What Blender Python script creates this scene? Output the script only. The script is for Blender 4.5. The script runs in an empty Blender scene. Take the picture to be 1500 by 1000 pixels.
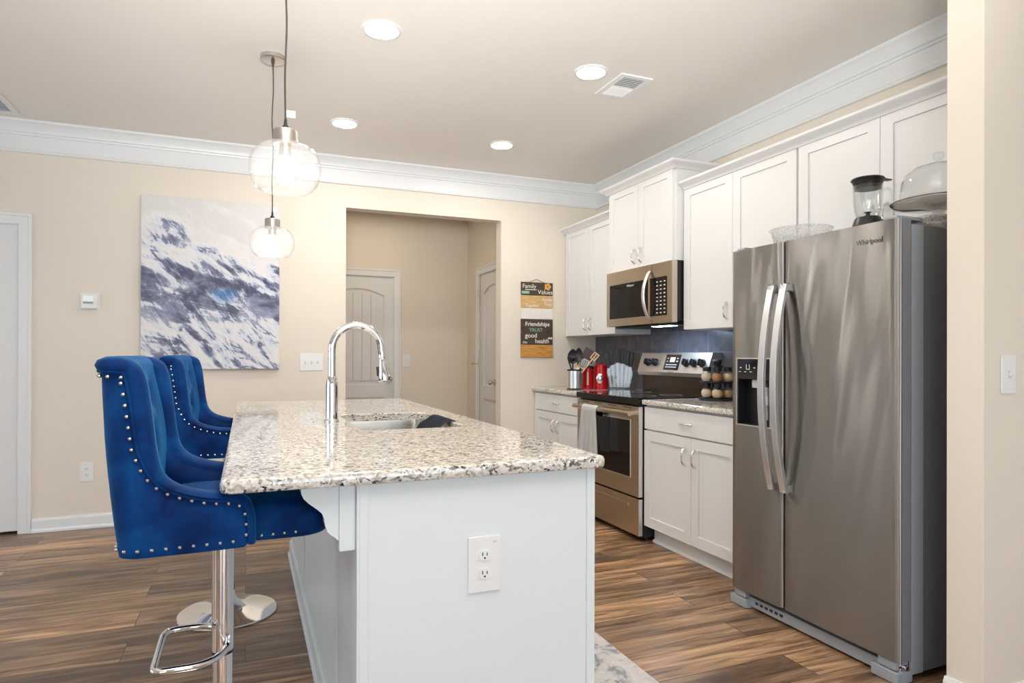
import bpy, bmesh, math, random
from mathutils import Vector, Matrix
random.seed(7)
PI = math.pi
C = bpy.context.scene.collection
SC = bpy.context.scene

# ------------------------------------------------------------ camera
cam_d = bpy.data.cameras.new('camera')
cam = bpy.data.objects.new('camera', cam_d)
C.objects.link(cam)
YAW, PITCH, ROLL = 0.3878, 0.0020, 0.0026
fwd = Vector((math.sin(YAW) * math.cos(PITCH), math.cos(YAW) * math.cos(PITCH), math.sin(PITCH)))
rgt = Vector((math.cos(YAW), -math.sin(YAW), 0))
upv = rgt.cross(fwd)
m3 = Matrix((rgt, upv, -fwd)).transposed()
cam.matrix_world = Matrix.Translation((0, 0, 1.1954)) @ m3.to_4x4() @ Matrix.Rotation(ROLL, 4, 'Z')
cam_d.sensor_width = 36
cam_d.lens = 952.85 / 1500 * 36
cam_d.shift_y = 17.95 / 1500
cam_d.clip_start = 0.05
SC.camera = cam

# ------------------------------------------------------------ world, daylight, exposure
SC.view_settings.view_transform = 'Standard'
SC.view_settings.look = 'None'
SC.view_settings.gamma = 1
SC.view_settings.use_curve_mapping = False
SC.view_settings.exposure = -0.08
w = bpy.data.worlds.new('daylight')
SC.world = w
w.use_nodes = True
w.node_tree.nodes['Background'].inputs[0].default_value = (0.78, 0.88, 1.0, 1)
w.node_tree.nodes['Background'].inputs[1].default_value = 1.0
SC.cycles.transparent_max_bounces = 24


def area(name, loc, aim, sx, sy, power, col):
    d = bpy.data.lights.new(name, 'AREA')
    d.shape = 'RECTANGLE'
    d.size, d.size_y = sx, sy
    d.energy = power
    d.color = col
    o = bpy.data.objects.new(name, d)
    C.objects.link(o)
    o.location = loc
    o.rotation_euler = Vector(aim).to_track_quat('-Z', 'Y').to_euler()
    return o


DAY = (0.76, 0.88, 1.0)
area('daylight_rear_window', (-1.9, -3.55, 1.35), (0, 1, 0), 1.7, 1.7, 42, DAY)
area('daylight_rear_patio', (1.3, -3.55, 1.25), (0, 1, 0), 2.2, 1.9, 66, DAY)
area('added_side_daylight', (-4.05, 1.2, 1.35), (1, 0, 0), 1.5, 1.7, 20, DAY)  # side daylight added at unseen left-wall windows to raise the brightness
area('added_side_daylight', (-4.05, 3.7, 1.35), (1, 0, 0), 1.2, 1.7, 20, DAY)
sp = bpy.data.lights.new('ceiling_fill_spot', 'SPOT')  # fill spot added out of view to brighten the ceiling
sp.energy, sp.color, sp.shadow_soft_size = 1050, (1.0, 0.97, 0.94), 0.25
sp.spot_size, sp.spot_blend = math.radians(95), 1.0
spo = bpy.data.objects.new('ceiling_fill_spot', sp)
C.objects.link(spo)
spo.location = (-0.1, -0.5, 1.45)
spo.rotation_euler = Vector((0.28, 1.0, 1)).to_track_quat('-Z', 'Y').to_euler()
LAMP = 190.0        # radiance of a downlight lens
BULB = 170.0        # radiance of a pendant bulb

# ------------------------------------------------------------ mesh helpers


def lookup_root(p):
    while p.parent:
        p = p.parent
    return p


def tag(o, label=None, cat=None, group=None, kind=None):
    if label: o['label'] = label
    if cat: o['category'] = cat
    if group: o['group'] = group
    if kind: o['kind'] = kind
    return o


def thing(name, label, cat, loc=(0, 0, 0), group=None):
    o = bpy.data.objects.new(name, None)
    o.empty_display_size = 0.05
    C.objects.link(o)
    o.location = loc
    return tag(o, label, cat, group)


def obj(name, bm, m, parent=None, smooth=True, angle=38, label=None):
    if parent:
        bmesh.ops.translate(bm, verts=bm.verts, vec=-Vector(lookup_root(parent).location))
    bmesh.ops.recalc_face_normals(bm, faces=bm.faces)
    me = bpy.data.meshes.new(name)
    bm.to_mesh(me)
    bm.free()
    if smooth:
        me.polygons.foreach_set('use_smooth', [True] * len(me.polygons))
        me.set_sharp_from_angle(angle=math.radians(angle))
    for mm in (m if isinstance(m, (list, tuple)) else [m]):
        me.materials.append(mm)
    o = bpy.data.objects.new(name, me)
    C.objects.link(o)
    if smooth and angle < 60:
        wn = o.modifiers.new('weighted_normal', 'WEIGHTED_NORMAL')
        wn.keep_sharp = True
        wn.weight = 60
    if parent: o.parent = parent
    if label: o['label'] = label
    return o


def struct(name, bm, m, parent=None, **k):
    o = obj(name, bm, m, parent, **k)
    if not parent: o['kind'] = 'structure'
    return o


def solo(name, bm, m, label, cat, loc, group=None, **k):
    """a thing that is one mesh, its origin at loc"""
    bmesh.ops.translate(bm, verts=bm.verts, vec=-Vector(loc))
    o = obj(name, bm, m, **k)
    o.location = loc
    return tag(o, label, cat, group)


def dup(root, loc, rz=None, label=None, group=None):
    r = root.copy()
    C.objects.link(r)
    r.location = loc
    if rz is not None: r.rotation_euler = (0, 0, rz)
    if label: r['label'] = label
    if group: r['group'] = group
    for ch in list(root.children):
        c = ch.copy()
        C.objects.link(c)
        c.parent = r
        for g in ch.children:
            d = g.copy()
            C.objects.link(d)
            d.parent = c
    return r


def B():
    return bmesh.new()


def merge(bm, t, mat=0):
    me = bpy.data.meshes.new('t')
    for f in t.faces: f.material_index = mat
    t.to_mesh(me)
    t.free()
    bm.from_mesh(me)
    bpy.data.meshes.remove(me)


def box(bm, x0, x1, y0, y1, z0, z1, bev=0.0, seg=2, mat=0, M=None):
    t = bmesh.new()
    bmesh.ops.create_cube(t, size=1)
    bmesh.ops.scale(t, vec=(abs(x1 - x0), abs(y1 - y0), abs(z1 - z0)), verts=t.verts)
    bmesh.ops.translate(t, vec=((x0 + x1) / 2, (y0 + y1) / 2, (z0 + z1) / 2), verts=t.verts)
    if bev > 0:
        bmesh.ops.bevel(t, geom=t.edges[:], offset=bev, segments=seg, profile=0.5, affect='EDGES')
    if M is not None: bmesh.ops.transform(t, matrix=M, verts=t.verts)
    merge(bm, t, mat)
    return bm


def bx(*a, **k):
    return box(B(), *a, **k)


def lathe(bm, prof, n=32, at=(0, 0, 0), M=None, mat=0):
    """prof: list of (r, z); closed onto the axis where r == 0"""
    t = bmesh.new()
    rings = []
    for r, z in prof:
        if r < 1e-6:
            rings.append([t.verts.new((0, 0, z))])
        else:
            rings.append([t.verts.new((r * math.cos(2 * PI * i / n), r * math.sin(2 * PI * i / n), z)) for i in range(n)])
    for a, b in zip(rings, rings[1:]):
        for i in range(n):
            j = (i + 1) % n
            if len(a) == 1 and len(b) == 1: continue
            if len(a) == 1: t.faces.new((a[0], b[i], b[j]))
            elif len(b) == 1: t.faces.new((a[i], a[j], b[0]))
            else: t.faces.new((a[i], a[j], b[j], b[i]))
    if M is not None: bmesh.ops.transform(t, matrix=M, verts=t.verts)
    bmesh.ops.translate(t, vec=at, verts=t.verts)
    merge(bm, t, mat)
    return bm


def rod(bm, a, b, r0, r1=None, n=16, mat=0):
    a, b = Vector(a), Vector(b)
    r1 = r0 if r1 is None else r1
    L = (b - a).length
    M = Matrix.Translation(a) @ (b - a).to_track_quat('Z', 'Y').to_matrix().to_4x4()
    return lathe(bm, [(0, 0), (r0, 0), (r1, L), (0, L)], n, M=M, mat=mat)


def smooth_path(pts, k=6, closed=False):
    P = [Vector(p) for p in pts]
    n = len(P)
    out = []
    rng = range(n if closed else n - 1)
    for i in rng:
        p0 = P[(i - 1) % n] if closed or i > 0 else P[0] * 2 - P[1]
        p1, p2 = P[i], P[(i + 1) % n]
        p3 = P[(i + 2) % n] if closed or i + 2 < n else p2 * 2 - p1
        for j in range(k):
            t = j / k
            out.append(0.5 * ((2 * p1) + (-p0 + p2) * t + (2 * p0 - 5 * p1 + 4 * p2 - p3) * t * t + (-p0 + 3 * p1 - 3 * p2 + p3) * t ** 3))
    if not closed: out.append(P[-1])
    return out


def tube(bm, pts, r, n=12, mat=0, closed=False, sy=1.0, up=Vector((0, 0, 1))):
    """sweep a circle (squashed by sy) along pts; r is one radius or one per point"""
    t = bmesh.new()
    P = [Vector(p) for p in pts]
    m = len(P)
    R = r if isinstance(r, (list, tuple)) else [r] * m
    rings = []
    prev = None
    for i, p in enumerate(P):
        if closed: d = P[(i + 1) % m] - P[i - 1]
        else: d = P[min(i + 1, m - 1)] - P[max(i - 1, 0)]
        d.normalize()
        if prev is None:
            u = up if abs(d.dot(up)) < 0.95 else Vector((1, 0, 0))
            s = d.cross(u).normalized()
        else:
            s = (prev - d * prev.dot(d)).normalized()
        prev = s
        q = s.cross(d)
        rings.append([t.verts.new(p + R[i] * (s * math.cos(2 * PI * k / n) + q * math.sin(2 * PI * k / n) * sy)) for k in range(n)])
    pairs = list(zip(rings, rings[1:]))
    if closed: pairs.append((rings[-1], rings[0]))
    for a, b in pairs:
        for k in range(n):
            t.faces.new((a[k], a[(k + 1) % n], b[(k + 1) % n], b[k]))
    if not closed:
        t.faces.new(rings[0][::-1])
        t.faces.new(rings[-1])
    merge(bm, t, mat)
    return bm


def extrude_profile(bm, prof, path, closed_prof=True, mat=0):
    """prof: list of (a, b); path: list of functions-> point for (a, b); skins between successive path stations"""
    t = bmesh.new()
    rings = [[t.verts.new(f(a, b)) for a, b in prof] for f in path]
    n = len(prof)
    for r0, r1 in zip(rings, rings[1:]):
        for i in range(n if closed_prof else n - 1):
            j = (i + 1) % n
            t.faces.new((r0[i], r0[j], r1[j], r1[i]))
    t.faces.new(rings[0])
    t.faces.new(rings[-1][::-1])
    merge(bm, t, mat)
    return bm


def rrect(x0, x1, y0, y1, r, k=6):
    out = []
    for cx, cy, a0 in ((x1 - r, y1 - r, 0), (x0 + r, y1 - r, PI / 2), (x0 + r, y0 + r, PI), (x1 - r, y0 + r, 3 * PI / 2)):
        for i in range(k + 1):
            a = a0 + PI / 2 * i / k
            out.append((cx + r * math.cos(a), cy + r * math.sin(a)))
    return out


def loft(bm, loops, cap0=True, cap1=True, mat=0, closed=False):
    t = bmesh.new()
    L = [[t.verts.new(p) for p in lp] for lp in loops]
    n = len(L[0])
    prs = list(zip(L, L[1:]))
    if closed: prs.append((L[-1], L[0]))
    for a, b in prs:
        for i in range(n):
            j = (i + 1) % n
            t.faces.new((a[i], a[j], b[j], b[i]))
    if not closed:
        if cap0: t.faces.new(L[0][::-1])
        if cap1: t.faces.new(L[-1])
    merge(bm, t, mat)
    return bm


def text_bm(bm, s, size, M, depth=0.0008, mat=0, bold=0.0):
    cu = bpy.data.curves.new('t', 'FONT')
    cu.body = s
    cu.size = size
    cu.extrude = depth
    cu.offset = bold
    cu.align_x = 'CENTER'
    cu.align_y = 'CENTER'
    cu.resolution_u = 3
    o = bpy.data.objects.new('t', cu)
    C.objects.link(o)
    dg = bpy.context.evaluated_depsgraph_get()
    me = bpy.data.meshes.new_from_object(o.evaluated_get(dg))
    t = bmesh.new()
    t.from_mesh(me)
    bpy.data.objects.remove(o)
    bpy.data.curves.remove(cu)
    bpy.data.meshes.remove(me)
    bmesh.ops.transform(t, matrix=M, verts=t.verts)
    merge(bm, t, mat)
    return bm


def face_mx(x, y, z):     # text plane on a surface that faces -X, reading along -Y
    return Matrix.Translation((x, y, z)) @ Matrix(((0, 0, -1), (-1, 0, 0), (0, 1, 0))).to_4x4()


def face_my(x, y, z):     # text plane on a surface that faces -Y, reading along +X
    return Matrix.Translation((x, y, z)) @ Matrix(((1, 0, 0), (0, 0, -1), (0, 1, 0))).to_4x4()


# ------------------------------------------------------------ materials


def mat(name, col=(0.8, 0.8, 0.8), rough=0.5, metal=0.0, **k):
    m = bpy.data.materials.new(name)
    m.use_nodes = True
    b = m.node_tree.nodes['Principled BSDF']
    b.inputs['Base Color'].default_value = (*col, 1)
    b.inputs['Roughness'].default_value = rough
    b.inputs['Metallic'].default_value = metal
    for a, v in k.items():
        b.inputs[a.replace('_', ' ')].default_value = v
    return m


class NT:
    def __init__(s, m):
        s.t = m.node_tree
        s.b = s.t.nodes['Principled BSDF'] if 'Principled BSDF' in s.t.nodes else None

    def n(s, typ, **k):
        nd = s.t.nodes.new(typ)
        for a, v in k.items():
            if a.startswith('i_'):
                nd.inputs[a[2:].replace('_', ' ')].default_value = v
            else:
                setattr(nd, a, v)
        return nd

    def l(s, a, b):
        s.t.links.new(a, b)

    def coord(s, scale=(1, 1, 1), kind='Object', rot=(0, 0, 0), loc=(0, 0, 0), vt='POINT'):
        tc = s.n('ShaderNodeTexCoord')
        mp = s.n('ShaderNodeMapping', vector_type=vt)
        mp.inputs['Scale'].default_value = scale
        mp.inputs['Rotation'].default_value = rot
        mp.inputs['Location'].default_value = loc
        s.l(tc.outputs[kind], mp.inputs['Vector'])
        return mp.outputs[0]

    def noise(s, vec, scale, detail=4, rough=0.55, dist=0.0):
        nd = s.n('ShaderNodeTexNoise')
        nd.inputs['Scale'].default_value = scale
        nd.inputs['Detail'].default_value = detail
        nd.inputs['Roughness'].default_value = rough
        nd.inputs['Distortion'].default_value = dist
        s.l(vec, nd.inputs['Vector'])
        return nd

    def ramp(s, fac, stops, interp='LINEAR'):
        r = s.n('ShaderNodeValToRGB')
        cr = r.color_ramp
        cr.interpolation = interp
        while len(cr.elements) < len(stops): cr.elements.new(0.5)
        for e, (p, c) in zip(cr.elements, stops):
            e.position = p
            e.color = (*c, 1) if len(c) == 3 else c
        s.l(fac, r.inputs[0])
        return r.outputs[0]

    def mix(s, fac, a, b, mode='MIX'):
        m = s.n('ShaderNodeMix', data_type='RGBA', blend_type=mode)
        for sock, v in ((m.inputs[0], fac), (m.inputs[6], a), (m.inputs[7], b)):
            if isinstance(v, (int, float)): sock.default_value = v
            elif isinstance(v, tuple): sock.default_value = (*v, 1)
            else: s.l(v, sock)
        return m.outputs[2]

    def math(s, op, a, b=None):
        m = s.n('ShaderNodeMath', operation=op)
        for i, v in enumerate((a, b)):
            if v is None: continue
            if isinstance(v, (int, float)): m.inputs[i].default_value = v
            else: s.l(v, m.inputs[i])
        return m.outputs[0]

    def bump(s, h, strength=0.3, dist=0.01):
        b = s.n('ShaderNodeBump')
        b.inputs['Strength'].default_value = strength
        b.inputs['Distance'].default_value = dist
        s.l(h, b.inputs['Height'])
        s.l(b.outputs[0], s.b.inputs['Normal'])


def paint(name, col, rough, bump=0.05, scale=220):
    m = mat(name, col, rough)
    t = NT(m)
    t.bump(t.noise(t.coord(), scale, 3).outputs[0], bump, 0.002)
    return m


WALL = paint('wall_paint', (0.785, 0.718, 0.625), 0.6)
CEIL = paint('ceiling_paint', (0.84, 0.81, 0.765), 0.75, 0.08, 160)
TRIM = paint('trim_paint', (0.80, 0.82, 0.83), 0.35, 0.01)
DOORW = paint('door_paint', (0.77, 0.77, 0.77), 0.4, 0.01)
CAB = paint('cabinet_paint', (0.755, 0.757, 0.752), 0.38, 0.01)
ISL = paint('island_daylit_paint', (0.76, 0.81, 0.835), 0.38, 0.01)  # cool cast of the daylight is put into this white
PLASTIC = mat('white_plastic', (0.82, 0.83, 0.83), 0.35)
DARKSLOT = mat('dark_slot', (0.03, 0.03, 0.03), 0.6)
CHROME = mat('chrome', (0.82, 0.82, 0.83), 0.06, 1.0)
NICKEL = mat('brushed_nickel', (0.62, 0.58, 0.53), 0.27, 1.0)
BLACK = mat('black_plastic', (0.012, 0.012, 0.013), 0.35)
BLACKGLOSS = mat('black_glass', (0.006, 0.006, 0.007), 0.05)
GREYP = mat('grey_plastic', (0.33, 0.36, 0.40), 0.45)
FRSIDE = mat('grey_painted_steel', (0.16, 0.17, 0.18), 0.42)
LIGHTG = mat('light_grey_plastic', (0.60, 0.60, 0.60), 0.4)
WOOD = mat('light_wood', (0.72, 0.50, 0.31), 0.5)
RED = mat('red_enamel', (0.50, 0.008, 0.012), 0.15)
MAROON = mat('maroon_plastic', (0.045, 0.010, 0.012), 0.3)
CORDM = mat('brown_cord', (0.045, 0.035, 0.03), 0.6)
WHITEMARK = mat('pale_print', (0.75, 0.75, 0.75), 0.5)
GREYMARK = mat('dark_print', (0.10, 0.10, 0.10), 0.4)


def stainless(name, col, rough, wav=0.0, tan_axis='Z', aniso=0.75):
    m = mat(name, col, rough, 1.0)
    t = NT(m)
    t.b.inputs['Anisotropic'].default_value = aniso
    tg = t.n('ShaderNodeCombineXYZ')
    tg.inputs[2].default_value = 1.0
    t.l(tg.outputs[0], t.b.inputs['Tangent'])       # brushed across, so highlights run up and down
    br = t.noise(t.coord((8, 6, 900)), 1.0, 2)
    if wav > 0:
        big = t.noise(t.coord((1, 1 / 5.0, 1 / 0.7), rot=(0.16, 0, 0), vt='TEXTURE'), 1.0, 1.5)
        h = t.math('ADD', t.math('MULTIPLY', br.outputs[0], 0.008), t.math('MULTIPLY', big.outputs[0], wav))
        t.bump(h, 1.0, 0.02)
    rr = t.math('ADD', t.math('MULTIPLY', br.outputs[0], 0.08), rough - 0.04)
    t.l(rr, t.b.inputs['Roughness'])
    return m


STEEL = stainless('brushed_stainless', (0.31, 0.295, 0.28), 0.31, 0.8, aniso=1.0)
STEELB = stainless('warm_stainless', (0.60, 0.525, 0.435), 0.30)
BLADE = mat('knife_steel', (0.50, 0.46, 0.42), 0.35, 1.0)
DSIDE = mat('door_edge_grey', (0.30, 0.30, 0.31), 0.4, 0.4)
SILVER = mat('silver_panel', (0.72, 0.68, 0.64), 0.38, 0.9)
STEELH = stainless('satin_handle', (0.78, 0.78, 0.78), 0.30, aniso=0.3)
SINKM = stainless('sink_steel', (0.70, 0.66, 0.60), 0.28, aniso=0.4)


def glass(name, tint=(0.96, 0.97, 0.97), spec=1.0, haze=0.0, hazecol=(0.9, 0.9, 0.9)):
    m = bpy.data.materials.new(name)
    m.use_nodes = True
    nt = m.node_tree
    nt.nodes.remove(nt.nodes['Principled BSDF'])
    t = NT(m)
    tr = t.n('ShaderNodeBsdfTransparent')
    tr.inputs[0].default_value = (*tint, 1)
    gl = t.n('ShaderNodeBsdfGlossy')
    gl.inputs['Roughness'].default_value = 0.04
    fr = t.n('ShaderNodeFresnel')
    ge = t.n('ShaderNodeNewGeometry')
    t.l(t.math('SUBTRACT', 1.5, t.math('MULTIPLY', ge.outputs['Backfacing'], 1.5 - 1 / 1.5)), fr.inputs[0])
    mx = t.n('ShaderNodeMixShader')
    t.l(t.math('MULTIPLY', fr.outputs[0], spec), mx.inputs[0])
    t.l(tr.outputs[0], mx.inputs[1])
    t.l(gl.outputs[0], mx.inputs[2])
    out = mx.outputs[0]
    if haze > 0:
        df = t.n('ShaderNodeBsdfTranslucent')
        df.inputs[0].default_value = (*hazecol, 1)
        d2 = t.n('ShaderNodeBsdfDiffuse')
        d2.inputs[0].default_value = (*hazecol, 1)
        a = t.n('ShaderNodeMixShader')
        a.inputs[0].default_value = 0.5
        t.l(df.outputs[0], a.inputs[1])
        t.l(d2.outputs[0], a.inputs[2])
        sp = t.noise(t.coord(), 150, 2, 0.6)
        f = t.ramp(sp.outputs[0], [(0.42, (haze * 0.45,) * 3), (0.58, (haze,) * 3), (0.66, (min(1, haze * 2.2),) * 3)])
        m2 = t.n('ShaderNodeMixShader')
        t.l(f, m2.inputs[0])
        t.l(out, m2.inputs[1])
        t.l(a.outputs[0], m2.inputs[2])
        out = m2.outputs[0]
    t.l(out, nt.nodes['Material Output'].inputs[0])
    return m


SEEDED = glass('seeded_glass', (0.97, 0.97, 0.97), 1.0, 0.014, (0.97, 0.97, 0.97))
CLEAR = glass('clear_glass', (0.95, 0.96, 0.96), 1.3)
ACRYL = glass('clear_acrylic', (0.90, 0.91, 0.92), 0.8, 0.01)
FROST = glass('translucent_plastic', (0.95, 0.95, 0.95), 0.7, 0.35)


def emit(name, col, s):
    m = bpy.data.materials.new(name)
    m.use_nodes = True
    b = m.node_tree.nodes['Principled BSDF']
    b.inputs['Base Color'].default_value = (0.8, 0.8, 0.8, 1)
    b.inputs['Emission Color'].default_value = (*col, 1)
    b.inputs['Emission Strength'].default_value = s
    return m


LENS = emit('downlight_lens', (1.0, 0.93, 0.84), LAMP)
BULBM = emit('bulb_glass', (1.0, 0.97, 0.92), BULB)
LCD = emit('green_display', (0.55, 0.75, 0.25), 0.6)
TLCD = emit('thermostat_display', (0.62, 0.82, 0.74), 0.25)
WHLED = emit('hood_lamp', (0.55, 0.75, 1.0), 85.0)


def granite():
    m = mat('speckled_granite', (0.6, 0.55, 0.5), 0.05, Specular_IOR_Level=0.8)
    t = NT(m)
    v = t.coord((1, 1, 1.3))
    wn = t.noise(v, 30, 3)
    sc = t.n('ShaderNodeVectorMath', operation='SCALE')
    t.l(wn.outputs[1], sc.inputs[0])
    sc.inputs['Scale'].default_value = 0.022
    ad = t.n('ShaderNodeVectorMath', operation='ADD')
    t.l(v, ad.inputs[0])
    t.l(sc.outputs[0], ad.inputs[1])
    vo = t.n('ShaderNodeTexVoronoi')
    vo.inputs['Scale'].default_value = 125
    t.l(ad.outputs[0], vo.inputs['Vector'])
    sp = t.n('ShaderNodeSeparateColor')
    t.l(vo.outputs['Color'], sp.inputs[0])
    c1 = t.ramp(sp.outputs[0], [(0, (0.025, 0.028, 0.035)), (0.13, (0.04, 0.042, 0.05)), (0.16, (0.20, 0.20, 0.20)), (0.28, (0.34, 0.33, 0.31)),
                                (0.45, (0.60, 0.56, 0.50)), (0.70, (0.72, 0.70, 0.66)), (1, (0.82, 0.81, 0.79))])
    big = t.noise(v, 26, 3, 0.6)
    c2 = t.mix(t.ramp(big.outputs[0], [(0.40, (0, 0, 0)), (0.62, (0.55, 0.55, 0.55))]), c1, (0.72, 0.65, 0.56))
    t.l(c2, t.b.inputs['Base Color'])
    return m


GRANITE = granite()


def floor_mat():
    m = mat('plank_floor', (0.3, 0.2, 0.12), 0.3)
    t = NT(m)
    v = t.coord()
    br = t.n('ShaderNodeTexBrick')
    br.offset = 0.37
    br.offset_frequency = 2
    for k, x in (('Scale', 1.0), ('Mortar Size', 0.0016), ('Mortar Smooth', 0.1), ('Brick Width', 1.22), ('Row Height', 0.182), ('Bias', 0.0)):
        br.inputs[k].default_value = x
    br.inputs['Color1'].default_value = (0, 0, 0, 1)
    br.inputs['Color2'].default_value = (1, 1, 1, 1)
    t.l(v, br.inputs['Vector'])
    # shift the grain from plank to plank
    sc = t.n('ShaderNodeVectorMath', operation='SCALE')
    t.l(br.outputs['Color'], sc.inputs[0])
    sc.inputs['Scale'].default_value = 9.0
    ad = t.n('ShaderNodeVectorMath', operation='ADD')
    t.l(v, ad.inputs[0])
    t.l(sc.outputs[0], ad.inputs[1])
    mp = t.n('ShaderNodeMapping')
    mp.inputs['Scale'].default_value = (1.1, 11, 1)
    t.l(ad.outputs[0], mp.inputs['Vector'])
    g1 = t.noise(mp.outputs[0], 1.5, 6, 0.6, 1.2)
    mp2 = t.n('ShaderNodeMapping')
    mp2.inputs['Scale'].default_value = (4, 90, 1)
    t.l(ad.outputs[0], mp2.inputs['Vector'])
    g2 = t.noise(mp2.outputs[0], 1.0, 4, 0.65, 0.4)
    c = t.ramp(g1.outputs[0], [(0.28, (0.060, 0.036, 0.022)), (0.42, (0.165, 0.100, 0.058)), (0.54, (0.315, 0.20, 0.118)), (0.70, (0.48, 0.33, 0.21))])
    c = t.mix(0.35, c, t.ramp(g2.outputs[0], [(0.3, (0.25, 0.25, 0.25)), (0.65, (0.9, 0.9, 0.9))]), 'OVERLAY')
    tone = t.ramp(br.outputs['Color'], [(0, (0.44, 0.43, 0.46)), (0.35, (0.82, 0.78, 0.76)), (0.7, (1.05, 1.0, 0.95)), (1, (1.45, 1.32, 1.16))])
    c = t.mix(1.0, c, tone, 'MULTIPLY')
    c = t.mix(br.outputs['Fac'], c, (0.035, 0.022, 0.014))
    t.l(c, t.b.inputs['Base Color'])
    t.l(t.math('ADD', t.math('MULTIPLY', g2.outputs[0], 0.16), 0.24), t.b.inputs['Roughness'])
    t.bump(t.math('SUBTRACT', g2.outputs[0], t.math('MULTIPLY', br.outputs['Fac'], 2.0)), 0.12, 0.004)
    return m


FLOOR = floor_mat()


def velvet():
    m = mat('blue_velvet', (0.0, 0.05, 0.25), 0.75)
    t = NT(m)
    v = t.coord()
    n = t.noise(v, 9, 3, 0.5, 0.6)
    c = t.ramp(n.outputs[0], [(0.32, (0.000, 0.012, 0.075)), (0.5, (0.000, 0.032, 0.155)), (0.68, (0.001, 0.058, 0.215))])
    t.l(c, t.b.inputs['Base Color'])
    t.b.inputs['Sheen Weight'].default_value = 0.55
    t.b.inputs['Sheen Roughness'].default_value = 0.35
    t.b.inputs['Sheen Tint'].default_value = (0.04, 0.36, 0.70, 1)
    t.b.inputs['Specular IOR Level'].default_value = 0.15
    t.bump(t.noise(v, 400, 2).outputs[0], 0.1, 0.002)
    return m


VELVET = velvet()


def tile_mat():
    m = mat('slate_tile', (0.06, 0.06, 0.07), 0.28)
    t = NT(m)
    v = t.coord(rot=(0, 0, 0))
    # swap so that brick rows run along Y and stack in Z
    sx = t.n('ShaderNodeSeparateXYZ')
    t.l(v, sx.inputs[0])
    cx = t.n('ShaderNodeCombineXYZ')
    t.l(t.math('ADD', sx.outputs[1], 0.215), cx.inputs[0])
    t.l(t.math('SUBTRACT', sx.outputs[2], 0.915), cx.inputs[1])
    br = t.n('ShaderNodeTexBrick')
    br.offset = 0.5
    for k, x in (('Scale', 1.0), ('Mortar Size', 0.0022), ('Mortar Smooth', 0.1), ('Brick Width', 0.338), ('Row Height', 0.152), ('Bias', 0.0)):
        br.inputs[k].default_value = x
    br.inputs['Color1'].default_value = (0.095, 0.093, 0.10, 1)
    br.inputs['Color2'].default_value = (0.13, 0.135, 0.165, 1)
    br.inputs['Mortar'].default_value = (0.22, 0.22, 0.24, 1)
    t.l(cx.outputs[0], br.inputs['Vector'])
    n = t.noise(v, 14, 4)
    c = t.mix(0.6, br.outputs['Color'], t.ramp(n.outputs[0], [(0.3, (0.45, 0.42, 0.40)), (0.7, (1.25, 1.3, 1.45))]), 'MULTIPLY')
    t.l(c, t.b.inputs['Base Color'])
    t.bump(t.math('SUBTRACT', t.math('MULTIPLY', n.outputs[0], 0.3), br.outputs['Fac']), 0.3, 0.004)
    return m


TILE = tile_mat()


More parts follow.
